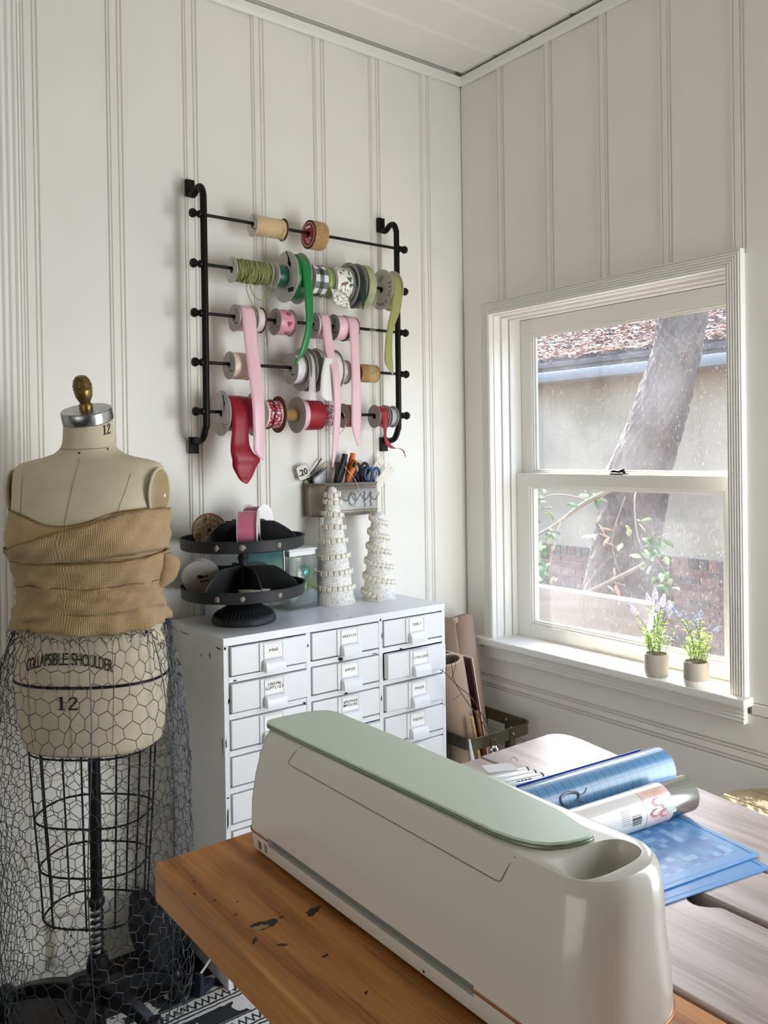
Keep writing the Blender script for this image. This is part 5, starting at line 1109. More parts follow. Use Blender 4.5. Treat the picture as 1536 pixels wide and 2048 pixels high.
# ---------------------------------------------------------------- cutting machine
shell = mat('glossy_white_shell', '#d4d1c8', .24, coat=.5); sagem = mat('sage_lid', '#cddccc', .38, .1); sedge = mat('sage_metal_edge', '#8d988a', .3, .7); darkg = mat('dark_slot', '#777d77', .5); copper = mat('copper_line', '#a8714c', .35, .8); port = mat('port_black', '#151515', .4)
cm = thing('cutting_machine', 'long white craft cutting machine with a sage green lid, in front on the table', 'cutting machine', (.61, .745, T))
OX, OY = .61, .745
BODY = [(.004, .5275, .660, .452, 1.044, .05), (.008, .5235, .664, .448, 1.048, .052), (.026, .5215, .6675, .445, 1.0505, .054), (.036, .5218, .6675, .4453, 1.0505, .054), (.07, .5225, .6665, .4465, 1.050, .055), (.105, .5265, .664, .449, 1.046, .056), (.135, .5325, .661, .4495, 1.041, .054), (.152, .537, .659, .4515, 1.0365, .052), (.161, .5405, .6565, .4545, 1.0325, .050), (.1655, .545, .652, .4590, 1.028, .046), (.1665, .550, .647, .464, 1.023, .042)]
def rrect(x0, x1, y0, y1, r, n=10, rb=None):
    P = []
    for cx_, cy_, a0 in ((x1 - r, y1 - r, 0), (x0 + r, y1 - r, pi / 2), (x0 + r, y0 + r, pi), (x1 - r, y0 + r, 3 * pi / 2)):
        q = rb if rb and cy_ == y1 - r else r; cx2 = (x1 - q if a0 in (0, 3 * pi / 2) else x0 + q); cy2 = (y1 - q if cy_ == y1 - r else y0 + q)
        for k in range(n + 1):
            a = a0 + pi / 2 * k / n; P.append((cx2 + q * cos(a), cy2 + q * sin(a)))
    return P
mb = MB(); rows = [[(x - OX, y - OY, z) for x, y in rrect(x0, x1, y0, y1, r, rb=.024)] for z, x0, x1, y0, y1, r in BODY]; n = len(rows[0])
mb.add(sum(rows, []), [(j * n + i, j * n + (i + 1) % n, (j + 1) * n + (i + 1) % n, (j + 1) * n + i) for j in range(len(rows) - 1) for i in range(n)] + [tuple(range(n))[::-1], tuple(range((len(rows) - 1) * n, len(rows) * n))])
body = obj('body', mb, shell, cm)
def cut(o, cutter):
    c = obj('tmp_cutter', cutter, MATS['glossy_white_shell'], o.parent); q = o.modifiers.new('cut', 'BOOLEAN'); q.object = c; q.operation = 'DIFFERENCE'; q.solver = 'EXACT'
    bpy.context.view_layer.update(); me = bpy.data.meshes.new_from_object(o.evaluated_get(bpy.context.evaluated_depsgraph_get())); o.modifiers.clear(); o.data = me
    bpy.data.objects.remove(c)
    for p in me.polygons: p.use_smooth = True
    me.set_sharp_from_angle(angle=radians(32))
def tray_loop(s, z, dx=0, dy=0, n=40):
    P = []
    for k in range(n):
        a = 2 * pi * k / n; u = math.copysign(abs(cos(a)) ** .72, cos(a)); v = math.copysign(abs(sin(a)) ** .72, sin(a)); P.append((.594 + dx + .045 * s * u - OX, .4955 + dy + .0235 * s * v + (.004 * u if 0 else 0) - OY, z))
    return P
mb = MB(); R3 = [tray_loop(1.0, .20), tray_loop(1.0, .166), tray_loop(.95, .160), tray_loop(.88, .145), tray_loop(.80, .120), tray_loop(.70, .114)]; n = 40
mb.add(sum(R3, []), [(j * n + i, j * n + (i + 1) % n, (j + 1) * n + (i + 1) % n, (j + 1) * n + i) for j in range(len(R3) - 1) for i in range(n)] + [tuple(range(n)), tuple(range(5 * n, 6 * n))[::-1]])
cut(body, mb)
cut(body, MB().box(.515 - OX, .5285 - OX, .588 - OY, .987 - OY, .0245, .0355))
cut(body, MB().box(.51 - OX, .528 - OX, 1.0075 - OY, 1.0165 - OY, .0105, .0225).box(.51 - OX, .528 - OX, .9915 - OY, .9985 - OY, .0115, .0245))
obj('slot_back', MB().box(.5278 - OX, .5284 - OX, .5885 - OY, .9865 - OY, .0247, .0353), darkg, cm)
mb = MB().box(.5255 - OX, .5278 - OX, 1.008 - OY, 1.016 - OY, .011, .022); mb.box(.5255 - OX, .5278 - OX, .992 - OY, .998 - OY, .012, .024)
obj('port', mb, port, cm)
def loop_at(z):
    for a, b_ in zip(BODY, BODY[1:]):
        if a[0] <= z <= b_[0]: t = (z - a[0]) / (b_[0] - a[0]); return rrect(*[a[k] + (b_[k] - a[k]) * t for k in range(1, 6)], rb=.024)
lp = loop_at(.031)
def out(x, y): return (x - OX + (-.0003 if x < .6 else .0003), y - OY + (-.0003 if y < .7 else .0003), .031)
path = [out(.5216, .588)] + [out(x, y) for x, y in lp[22:] + lp[:22]] + [out(.5216, .987)]   # thin copper line round the body, apart from the slot
obj('copper_line', MB().tube(path, .0015, 6), copper, cm)
# lid with a metal edge
lid = [(.6405, 1.000), (.636, 1.014), (.626, 1.024), (.606, 1.031), (.575, 1.034), (.553, 1.034), (.5455, 1.031), (.5405, 1.020)] + [(.5405 + .0012 * i, 1.0 - .052 * i) for i in range(1, 8)] + [(.5495, .590), (.5535, .566), (.560, .548), (.570, .535), (.585, .526), (.600, .5215), (.611, .520), (.617, .522), (.621, .528), (.633, .58), (.640, .70), (.642, .85)]
obj('lid_edge', MB().prism([(x - OX, y - OY) for x, y in lid], 'z', .1655, .1700), sedge, cm, bevel=.0018, seg=3)
lid2 = [(OX - .018 + (x - OX + .018) * .985, .775 + (y - .775) * .9965) for x, y in lid]
obj('lid', MB().prism([(x - OX, y - OY) for x, y in lid2], 'z', .1700, .1730), sagem, cm, bevel=.0012, seg=3)
def xs(z):
    for a, b_ in zip(BODY, BODY[1:]):
        if a[0] <= z <= b_[0]: return a[1] + (b_[1] - a[1]) * (z - a[0]) / (b_[0] - a[0])
obj('flap_seam', MB().tube([(xs(z) - OX, y - OY, z) for y, z in ((.934, .163), (.943, .154), (.951, .143), (.9515, .1405), (.949, .139), (.945, .1385), (.85, .1385), (.75, .1385), (.65, .1383), (.570, .138), (.565, .1385), (.562, .140), (.557, .152), (.552, .163))], .0007, 5), darkg, cm)
obj('tray_divider', MB().box(.593 - OX, .5945 - OX, .478 - OY, .500 - OY, .1165, .142), shell, cm, bevel=.0006)
for x, y in ((.545, .50), (.545, .99), (.645, .50), (.645, .99)): obj('foot', MB().lathe([(.0, 0), (.008, 0), (.008, .005), (0, .005)], 16, (x - OX, y - OY, 0)), port, cm)
obj('lid_magnet', MB().box(.6655 - OX, .6685 - OX, .490 - OY, .496 - OY, .0285, .0335), port, cm, bevel=.0005)
obj('pin_hole', MB().lathe([(.0, -.0002), (.0016, -.0002), (.0016, .0002), (0, .0002)], 10, (xs(.010) - OX - .0003, .665 - OY, .012), 'x'), port, cm)

# ---------------------------------------------------------------- cutting mats, rolls, pens
def mat_mat(name, sq):
    m = bpy.data.materials.new(name); m.use_nodes = True; n = m.node_tree.nodes; L = m.node_tree.links; p = n['Principled BSDF']; p.inputs['Roughness'].default_value = .42; p.inputs['Coat Weight'].default_value = .08
    t = n.new('ShaderNodeTexCoord'); f = n.new('ShaderNodeVectorMath'); f.operation = 'SCALE'; f.inputs[3].default_value = 1 / .0105; L.new(t.outputs['Object'], f.inputs[0]); g = n.new('ShaderNodeVectorMath'); g.operation = 'FLOOR'; L.new(f.outputs[0], g.inputs[0])
    w = n.new('ShaderNodeTexWhiteNoise'); w.noise_dimensions = '2D'; L.new(g.outputs[0], w.inputs[0]); r = n.new('ShaderNodeValToRGB'); r.color_ramp.interpolation = 'CONSTANT'; e = r.color_ramp.elements
    e[0].position = 0; e[0].color = lin('#4f7fbb'); e[1].position = .45; e[1].color = lin('#5e90c6'); x = e.new(.78); x.color = lin('#7fb0d6'); L.new(w.outputs[0], r.inputs[0])
    # plain margin round the printed field
    s_ = n.new('ShaderNodeSeparateXYZ'); L.new(t.outputs['Object'], s_.inputs[0]); ms = []
    for k, h in ((0, .158), (1, .150)):
        a = n.new('ShaderNodeMath'); a.operation = 'ABSOLUTE'; L.new(s_.outputs[k], a.inputs[0]); b_ = n.new('ShaderNodeMath'); b_.operation = 'GREATER_THAN'; L.new(a.outputs[0], b_.inputs[0]); b_.inputs[1].default_value = h; ms.append(b_)
    mx = n.new('ShaderNodeMath'); mx.operation = 'MAXIMUM'; L.new(ms[0].outputs[0], mx.inputs[0]); L.new(ms[1].outputs[0], mx.inputs[1])
    base = n_mix(n, L, mx.outputs[0], r.outputs[0], lin('#5b97d0')) if sq else None
    if sq: L.new(base, p.inputs['Base Color'])
    else: p.inputs['Base Color'].default_value = lin('#4f8fcb')
    return m
mang = math.atan2(-.165, .986)
def cmat(label, cx, cy, z, ang, m_, w=.36, h=.345):
    t = thing('cutting_mat', label, 'cutting mat', (cx, cy, z), ang, group='blue cutting mats on the table')
    P = [(x, y) for x, y in rrect(-w / 2, w / 2, -h / 2, h / 2, .006, 3)]
    obj('mat_sheet', MB().prism(P, 'z', 0, .0012), m_, t)
    obj('printed_border', MB().tube([(x * .955, y * .955, .0013) for x, y in ((-w / 2, -h / 2), (w / 2, -h / 2), (w / 2, h / 2), (-w / 2, h / 2))], .0004, 4, closed=True), mat('pale_blue_print', '#6fa3d6', .4), t)
c1_, s1_ = cos(mang), sin(mang); mx_, my_ = 1.081 - .18 * c1_ - .1725 * s1_ * -1, .586 - .18 * s1_ + .1725 * c1_
cmat('lower blue cutting mat showing its edge beneath the top one on the table', mx_ - .012, my_ - .020, T + .0004, mang - .035, mat_mat('blue_mat_plain', False))
cmat('top blue cutting mat printed with a mosaic of squares, under the rolls', mx_, my_, T + .0022, mang, mat_mat('blue_mosaic_mat', True))
ZM = T + .0036
def roll_thing(label, a, b_, r, m_, cat='roll', name='vinyl_roll'):
    a, b_ = Vector(a), Vector(b_); d = b_ - a; t = thing(name, label, cat, a, math.atan2(d.y, d.x)); return t, d.length
def film(name, c1, c2, grid=True):
    m = bpy.data.materials.new(name); m.use_nodes = True; n = m.node_tree.nodes; L = m.node_tree.links; p = n['Principled BSDF']; p.inputs['Roughness'].default_value = .34; p.inputs['Coat Weight'].default_value = .15
    uv = n.new('ShaderNodeTexCoord').outputs['UV']; b_ = n.new('ShaderNodeTexBrick'); b_.offset = 0; b_.inputs['Scale'].default_value = 1; b_.inputs['Mortar Size'].default_value = .0007; b_.inputs['Brick Width'].default_value = .0155; b_.inputs['Row Height'].default_value = .026; b_.inputs['Color1'].default_value = lin(c1); b_.inputs['Color2'].default_value = lin(c1); b_.inputs['Mortar'].default_value = lin(c2); L.new(uv, b_.inputs[0]); L.new(b_.outputs[0], p.inputs['Base Color']); return m
t, ln = roll_thing('larger blue gridded transfer film roll lying across the table', (.800, .8335, ZM + .031), (1.110, .8035, ZM + .031), .031, None)
mb = MB().grid(lambda u, v: (ln * v, .031 * cos(2 * pi * u), .031 * sin(2 * pi * u)), 48, 1, wrap=True, su=.195, sv=1)
mb = MB().grid(lambda u, v: (ln * u, .031 * cos(2 * pi * v), .031 * sin(2 * pi * v)), 1, 48, su=ln, sv=.195)
obj('film', mb, film('blue_grid_film', '#5484ab', '#33587c'), t)
mb = MB()
for s_ in (0, ln): mb.lathe([(.019, s_ - .0004), (.031, s_ - .0004), (.031, s_ + .0004), (.019, s_ + .0004)], 40, axis='x', closed=True)
mb.lathe([(.0185, 0), (.0195, 0), (.0195, ln), (.0185, ln)], 32, axis='x', closed=True)
obj('core', mb, mat('pale_core', '#c8ccd0', .6), t)
obj('loose_edge', MB().box(.04, ln - .02, .0225, .0235, .0235, .0265), mat('deep_blue_film', '#1c3f9c', .25), t)
lg = MB()                                   # swirl mark on the film
for pts_, r_ in (([(.20, .9), (.215, 1.05), (.212, 1.3), (.198, 1.4), (.185, 1.3), (.183, 1.05), (.192, .92), (.205, .93)], .0022), ([(.212, 1.32), (.222, 1.5), (.214, 1.7), (.207, 1.75)], .0008), ([(.214, 1.15), (.226, 1.12), (.234, .95)], .0008)):
    lg.tube([(.075 + (q.x - .18), -.0312 * sin(q.y), .0312 * cos(q.y)) for q in smooth_path([(x, a_, 0) for x, a_ in pts_], 5)], r_, 6)
obj('film_print', lg, mat('grey_print', '#5d6f80', .4), t)
t, ln = roll_thing('silver vinyl roll in a printed paper sleeve, in front of the blue roll', (.745, .7655, ZM + .026), (1.066, .7275, ZM + .026), .026, None)
rs = .026
foil = mat('silver_foil', '#b9bcbc', .12, 1.0); sleeve = mat('white_sleeve', '#dcd9d6', .3, coat=1.0); pinks = mat('blush_sleeve', '#d9b3a5', .3, coat=1.0, var=('#e6cfc4', 30, .4, .6))
obj('vinyl', MB().lathe([(.016, 0), (rs - .0012, 0), (rs - .0006, .001), (rs - .0006, ln - .001), (rs - .0012, ln), (.016, ln)], 48, axis='x', closed=True), foil, t)
obj('sleeve', MB().lathe([(rs - .0004, .002), (rs, .002), (rs, ln - .055), (rs - .0004, ln - .055)], 48, axis='x', closed=True), sleeve, t)
obj('sleeve_picture', MB().lathe([(rs + .0001, ln - .108), (rs + .0004, ln - .108), (rs + .0004, ln - .0555), (rs + .0001, ln - .0555)], 48, axis='x', closed=True), pinks, t)
def on_roll(x0, x1, a0, a1, r_): return [(x0, -r_ * sin(a0), r_ * cos(a0)), (x1, -r_ * sin(a0), r_ * cos(a0)), (x1, -r_ * sin(a1), r_ * cos(a1)), (x0, -r_ * sin(a1), r_ * cos(a1))]
mb = MB(); rr = random.Random(2)
for k in range(13):
    a = 1.15 + k * .055; w_ = rr.choice((.012, .03, .045)); mb.add(on_roll(ln - .136, ln - .118, a, a + w_, rs + .0002), [(0, 1, 2, 3)])
obj('barcode', mb, ink, t)
mb = MB()
for c_, n_ in ((ln - .26, 9), (ln - .235, 10), (ln - .216, 7), (ln - .155, 8)):
    for k in range(n_): mb.add(on_roll(c_, c_ + .012 + .006 * rr.random(), .95 + k * .1, .985 + k * .1, rs + .0002), [(0, 1, 2, 3)])
obj('print', mb, mat('grey_ink', '#9b9794', .6), t)
mb = MB(); 
for c_, a in ((ln - .085, 1.0), (ln - .070, 1.25), (ln - .092, 1.5), (ln - .074, 1.65)):
    mb.add([(c_ + .009 * cos(q * 1.05) * (1 + .3 * (q % 2)), -(rs + .0006) * sin(a + .25 * sin(q * 1.05)), (rs + .0006) * cos(a + .25 * sin(q * 1.05))) for q in range(6)], [tuple(range(6))])
obj('sleeve_flower', mb, mat('dusty_rose_print', '#b97f83', .4), t); obj('sleeve_corner', MB().add(on_roll(.05, .088, .5, 1.1, rs + .0002), [(0, 1, 2, 3)]), mat('green_print', '#6d9a58', .4), t)
mb = MB()
for k in range(4): mb.add(on_roll(ln - .078 + .004 * k, ln - .062 + .004 * k, 1.0 + .2 * k, 1.2 + .2 * k, rs + .0007), [(0, 1, 2, 3)])
obj('sleeve_tile', mb, mat('mint_print', '#c5d3c6', .4), t)
penw = mat('white_pen_plastic', '#d6d9dc', .25, coat=.6); penl = [('leftmost', .9835), ('second', .9675), ('third', .9515), ('fourth', .9335)]
for i, (lab, y) in enumerate((('farthest white pen of the row between the machine and the blue roll', .9835), ('second farthest white pen of the row, half under the paper card', .9665), ('second nearest white pen of the row, plain barrelled', .9505), ('nearest white pen of the row, beside the blue film roll', .9335))):
    t = thing('pen', lab, 'pen', (.996, y, T + .0066), radians(168), group='row of white pens'); t.rotation_euler = (0, 0, radians(168.5))
    obj('barrel', MB().lathe([(.0, -.001), (.0052, 0), (.0062, .003), (.0064, .07), (.0064, .085), (.0058, .087), (.0062, .089), (.0060, .128), (.004, .137), (.0, .138)], 20, axis='x'), penw, t)
    obj('cap_ring', MB().lathe([(.0055, -.0014), (.0064, -.0014), (.0064, .0008), (.0055, .0008)], 20, axis='x', closed=True), mat('dark_cap', '#3c4048', .4), t)
    if i > 1: 
        mb = MB(); 
        for k in range(9): mb.box(.022 + k * .0035, .0245 + k * .0035, .0004 - .0058 * 0 + .0046, .0062, .0015, .0030 + .001 * (k % 2))
        obj('print', mb, mat('blue_ink', '#27479c', .5), t)
t = thing('paper_card', 'small white card lying across the pens', 'card', (.955, 1.005, T + .0155), radians(-22), rot=(radians(4), radians(3), radians(-18)))
obj('card', MB().prism(rrect(-.027, .027, -.014, .014, .003, 3), 'z', -.0004, .0004), mat('white_card', '#cfcdd2', .6), t); obj('hook', MB().tube(smooth_path([(.028, .014, .0), (.030, .018, .006), (.036, .016, .007), (.038, .010, .004)], 4), .0012, 6), mat('clear_plastic', '#cfcfcf'), t)

# ---------------------------------------------------------------- lavender pots on the window stool
conc = mat('concrete_pot', '#bdb5a8', .85, var=('#a89f92', 14, .35, .7, (1, 1, .4)), bump=(90, .4)); potw = mat('white_dipped_base', '#e6e2da', .5); soil = mat('soil', '#5b4a3a', .95)
def leafy(name, col, tr):
    m = bpy.data.materials.new(name); m.use_nodes = True; n = m.node_tree.nodes; L = m.node_tree.links; o_ = n['Material Output']; p = n['Principled BSDF']; p.inputs['Base Color'].default_value = lin(col); p.inputs['Roughness'].default_value = .5
    t = n.new('ShaderNodeBsdfTranslucent'); t.inputs[0].default_value = lin(tr); x = n.new('ShaderNodeMixShader'); x.inputs[0].default_value = .45; L.new(p.outputs[0], x.inputs[1]); L.new(t.outputs[0], x.inputs[2]); L.new(x.outputs[0], o_.inputs[0]); return m
lf = leafy('lavender_leaf', '#7f9a52', '#b6cf6a'); lf2 = leafy('lavender_leaf_pale', '#b3c48a', '#d6e6a0'); fl1 = leafy('lilac_flower', '#e8e1ef', '#f7f2fb'); fl2 = leafy('blue_grey_flower', '#c0c5d6', '#dde1ec')
def lavender(label, x, y, band, stems, fm, seed, ph=.060, pr=.0335):
    t = thing('lavender_pot', label, 'potted plant', (x, y, .668)); rr = random.Random(seed)
    obj('pot', MB().lathe([(.0, 0.0), (pr * .93, 0), (pr * .97, .003), (pr, ph), (pr * .985, ph + .001), (pr * .88, ph), (pr * .86, ph - .008), (.0, ph - .009)], 36), conc, t)
    if band: obj('dipped_base', MB().lathe([(pr * .945, .0005), (pr * .985, .003), (pr * .992, .0155), (pr * .96, .0155)], 36, closed=True), potw, t)
    obj('soil', MB().lathe([(0, ph - .0088), (pr * .85, ph - .0085), (pr * .5, ph - .004), (0, ph - .002)], 24), soil, t)
    st = MB(); fo = MB(); fo2 = MB()
    def leaf(mb, p, d, l, w):
        d = Vector(d).normalized(); s_ = d.cross(Vector((rr.uniform(-1, 1), rr.uniform(-1, 1), .4))).normalized() * w; p = Vector(p); c = p + d * l * .5; e = p + d * l + Vector((0, 0, -l * .18))
        nrm = d.cross(s_).normalized() * w * .4
        mb.add([p, c - s_ + nrm, c, c + s_ + nrm, e], [(0, 1, 2), (0, 2, 3), (1, 4, 2), (2, 4, 3)])
    tips = []
    for (dx, dy, h, bend) in stems:
        b_ = Vector((rr.uniform(-.4, .4) * pr, rr.uniform(-.4, .4) * pr, ph - .005)); top = Vector((dx, dy, h)); p = smooth_path([b_, b_.lerp(top, .5) + Vector((-dx * .12, -dy * .12, .012)), top], 6); st.tube(p, .0009, 5); tips.append((top, (p[-1] - p[-3]).normalized()))
        for q in p[4:-1]:
            for _ in range(2):
                a = rr.uniform(0, 6.28); leaf(rr.choice((fo, fo, fo2)), q, (cos(a), sin(a), .5), rr.uniform(.014, .024), rr.uniform(.0016, .0026))
    for i in range(26):
        a = rr.uniform(0, 6.28); r0 = rr.uniform(.1, .7) * pr; b_ = Vector((r0 * cos(a), r0 * sin(a), ph - .006)); h = rr.uniform(.035, .085); sp = rr.uniform(.2, .95); top = b_ + Vector((cos(a) * h * sp * .55, sin(a) * h * sp * .55, h)); st.tube([b_, b_.lerp(top, .5), top], .0007, 4, caps=False)
        for k in range(9):
            q = b_.lerp(top, .3 + .08 * k); w_ = rr.uniform(0, 6.28); leaf(rr.choice((fo, fo2)), q, (cos(w_), sin(w_), rr.uniform(.2, 1.1)), rr.uniform(.012, .022), rr.uniform(.0014, .0024))
    obj('stem', st, mat('green_stem', '#6f8550', .6), t); obj('foliage', fo, lf, t, kind='stuff'); obj('pale_foliage', fo2, lf2, t, kind='stuff')
    for i, (p, d) in enumerate(tips):
        mb = MB(); L_ = rr.uniform(.032, .046) * (1.0 if fm is fl1 else .75); s_ = d.orthogonal().normalized(); u_ = d.cross(s_)
        for k in range(40 if fm is fl1 else 26):
            f = k / (40 if fm is fl1 else 26); a = k * 2.4; r = (.0068 if fm is fl1 else .0045) * sin(pi * min(.96, .18 + f * .8)); c = p + d * (f - .12) * L_ + (s_ * cos(a) + u_ * sin(a)) * r; mb.sphere(c, rr.uniform(.0018, .0028), 6, 4)
        obj('flower_spike', mb, fm, t)
lavender('lavender in a plain grey concrete pot, nearer the middle of the window sill', 1.945, 1.417, False, [(-.020, .052, .165, 0), (.0, .018, .188, 0), (.004, .006, .200, 0), (.0, -.004, .178, 0), (.01, -.012, .192, 0), (.0, -.038, .168, 0), (.005, -.030, .182, 0)], fl1, 3)
lavender('lavender in a grey pot with a white dipped base, at the right of the sill', 1.942, 1.290, True, [(0, .030, .168, 0), (.0, .002, .165, 0), (.006, -.010, .172, 0), (.0, -.056, .150, 0), (-.01, .046, .175, 0)], fl2, 6, ph=.062)

# ---------------------------------------------------------------- wire crate, paper rolls, twigs beside the cabinet
rustm = mat('olive_strap_metal', '#5d5a48', .5, .5, var=('#47402f', 12, .3, .7))
BX0, BX1, BY0, BY1, BZ = 1.625, 1.880, 1.832, 2.155, .452
cr = thing('strap_crate', 'rusty olive metal strap crate on the floor behind the table', 'crate', ((BX0 + BX1) / 2, (BY0 + BY1) / 2, 0.0))
def strap_ring(z0, z1, name):
    P = rrect(BX0, BX1, BY0, BY1, .03, 6); Q = rrect(BX0 + .003, BX1 - .003, BY0 + .003, BY1 - .003, .028, 6); n = len(P); mb = MB()
    v = [(x, y, z) for z in (z0, z1) for L_ in (P, Q) for x, y in L_]
    mb.add(v, [(i, (i + 1) % n, 2 * n + (i + 1) % n, 2 * n + i) for i in range(n)] + [(n + i, 3 * n + i, 3 * n + (i + 1) % n, n + (i + 1) % n) for i in range(n)] + [(2 * n + i, 2 * n + (i + 1) % n, 3 * n + (i + 1) % n, 3 * n + i) for i in range(n)] + [(i, n + i, n + (i + 1) % n, (i + 1) % n) for i in range(n)])
    obj(name, mb, rustm, cr, world=True)
strap_ring(BZ - .034, BZ, 'rim_strap'); strap_ring(.20, .225, 'strap'); strap_ring(.01, .035, 'strap')
obj('rim_wire', MB().tube([(x, y, BZ) for x, y in rrect(BX0, BX1, BY0, BY1, .03, 6)], .003, 6, closed=True), rustm, cr, world=True)
riv = MB()
for x, y, ax in [(BX0 + .09, BY0, 0), (BX0 + .17, BY0, 0), (BX0 + .09, BY1, 0), (BX0 + .17, BY1, 0), (BX0, BY0 + .11, 1), (BX0, BY0 + .215, 1), (BX1, BY0 + .11, 1), (BX1, BY0 + .215, 1)]:
    if ax == 0: s_ = -.0005 if y == BY0 else .0005; obj('upright', MB().box(x - .011, x + .011, y - (.003 if y == BY0 else 0) , y + (0 if y == BY0 else .003), .008, BZ - .004), rustm, cr, world=True)
    else: obj('upright', MB().box(x - (.003 if x == BX0 else 0), x + (0 if x == BX0 else .003), y - .011, y + .011, .008, BZ - .004), rustm, cr, world=True)
    riv.sphere((x + (0 if ax == 0 else (-.004 if x == BX0 else -.003)), y + ((-.004 if y == BY0 else -.003) if ax == 0 else 0), BZ - .017), .0055, 10, 6)
obj('rivet', riv, mat('rivet_steel', '#8b8778', .35, .8), cr, world=True)
obj('floor_sheet', MB().box(BX0 + .006, BX1 - .006, BY0 + .006, BY1 - .006, .004, .008), rustm, cr, world=True)
kraftp = mat('kraft_paper', '#ab917c', .75, var=('#a08672', 5, .35, .7), bump=(20, .15)); kin = mat('kraft_inside', '#6f5a49', .8)
def ptube(label, a, b_, r, w_):
    a, b_ = Vector(a), Vector(b_); d = b_ - a; t = thing('paper_roll', label, 'paper roll', a, rot=Vector((0, 0, 1)).rotation_difference(d).to_euler()); L_ = d.length
    mb = MB(); n = 64; turns = w_; v = []
    for z in (0, L_):
        for k in range(n + 1):
            a_ = 2 * pi * turns * k / n; rr_ = r - .012 * (1 - k / n) * min(1, turns - .5); v.append((rr_ * cos(a_), rr_ * sin(a_), z + (.004 * sin(3 * a_) if z else 0)))
    mb.add(v, [(k, k + 1, n + 2 + k, n + 1 + k) for k in range(n)]); return t, L_, mb
t, L_, mb = ptube('taller loose roll of brown kraft paper standing in the corner', (1.835, 1.985, .0085), (1.842, 2.128, .742), .052, 1.6); obj('paper', mb, kraftp, t, solid=.0008)
obj('torn_corner', MB().grid(lambda u, v: ((.0535 - .004 * v) * cos(3.6 + .35 * u), (.0535 - .004 * v) * sin(3.6 + .35 * u), L_ - .028 * v * (1 - u * .5)), 5, 5), mat('pale_kraft', '#c9ad92', .7), t, solid=.0006)
t, L_, mb = ptube('thick walled brown paper roll leaning on the cabinet from the crate', (1.770, 1.955, .0085), (1.636, 1.945, .664), .050, 1.0)
obj('paper', MB().lathe([(.0385, 0), (.050, 0), (.050, L_), (.0385, L_)], 48, closed=True), kraftp, t); obj('inside', MB().lathe([(.0375, .01), (.0384, .01), (.0384, L_ - .004), (.0375, L_ - .004)], 40, closed=True), kin, t)
obj('end_face', MB().lathe([(.0386, L_ + .0002), (.0498, L_ + .0002), (.0498, L_ + .0012), (.0386, L_ + .0012)], 48, closed=True), mat('pale_kraft', '#c9ad92'), t)
t = thing('picture_board', 'dark red-brown board with a white face leaning in the crate', 'board', (1.838, 1.985, .0095)); a, b_ = Vector((1.838, 1.985, .0095)), Vector((1.713, 2.005, .668)); d = (b_ - a); t.rotation_euler = (0, math.atan2(d.x, d.z), 0)
obj('board', MB().box(-.004, .004, -.060, .10, 0, .66), mat('red_brown_wood', '#5a2c1b', .5, var=('#3f1e13', 10, .3, .7, (4, 1, .4))), t, bevel=.001); obj('white_face', MB().box(.0041, .0065, -.060, .10, 0, .662), whitel, t)
twd = mat('dark_twig', '#4a3930', .8)
t = thing('bare_twigs', 'thin bare branching twigs leaning in front of the metal crate', 'twigs', (1.83, 1.79, .0))
off = Vector((1.83, 1.79, 0))
mb = MB()
for pts_, r in (([(1.83, 1.79, .001), (1.775, 1.80, .2), (1.697, 1.80, .41), (1.645, 1.80, .508), (1.600, 1.80, .562), (1.568, 1.80, .605), (1.540, 1.80, .648), (1.530, 1.80, .70)], .0022), ([(1.836, 1.79, .001), (1.79, 1.80, .23), (1.712, 1.80, .40), (1.680, 1.80, .47), (1.640, 1.80, .535), (1.602, 1.80, .59), (1.556, 1.80, .628), (1.510, 1.80, .672), (1.488, 1.80, .688)], .0020), ([(1.568, 1.80, .605), (1.555, 1.795, .606), (1.524, 1.79, .598)], .0012), ([(1.530, 1.80, .655), (1.545, 1.80, .69), (1.541, 1.80, .715)], .0012), ([(1.510, 1.80, .672), (1.512, 1.80, .70)], .0010), ([(1.602, 1.80, .59), (1.585, 1.80, .597)], .0010), ([(1.645, 1.80, .508), (1.628, 1.80, .510)], .0010), ([(1.680, 1.80, .47), (1.664, 1.80, .485)], .0009)):
    sp = smooth_path(pts_, 4); mb.tube([q - off for q in sp], [r * (1 - .55 * i / len(sp)) for i in range(len(sp))], 6)
obj('twig', mb, twd, t)
dow = mat('pale_dowel', '#c9a06a', .6)
for i, (a, b_, lab) in enumerate((((1.768, 1.862, .0085), (1.662, 1.866, .505), 'pale wooden dowel with a rounded end, left one in the crate'), ((1.792, 1.868, .0085), (1.690, 1.875, .515), 'darker wooden dowel, right one in the crate'))):
    a, b_ = Vector(a), Vector(b_); t = thing('dowel', lab, 'dowel', a, group='dowels in the crate'); obj('shaft', MB().tube([(0, 0, 0), b_ - a], .0052, 12), dow if i == 0 else mat('brown_dowel', '#8d6236', .6), t)
t = thing('knobbed_wire', 'dark wire tool with two silver rosette ends behind the table edge', 'tool', (1.52, 1.40, .0)); off = Vector((1.52, 1.40, 0)); siv = mat('bright_silver', '#d8dade', .2, 1.0)
for x, y, z, s_ in ((1.405, 1.500, .53, 1), (1.432, 1.525, .552, .9)):
    mb = MB(); c = Vector((x, y, z)) - off
    for k in range(6): mb.sphere(c + Vector((.0075 * s_ * cos(k * pi / 3) * .78, -.0075 * s_ * cos(k * pi / 3) * .6, .0075 * s_ * sin(k * pi / 3))), .0042 * s_, 8, 6)
    obj('rosette', mb, siv, t); obj('rosette_heart', MB().sphere(c + Vector((-.003, -.003, 0)), .004 * s_, 10, 8), port, t); obj('rod', MB().tube([c, Vector((c.x * .4 - .01, c.y * .4, .28)), (0.02, .03, .001)], .004, 8), port, t)
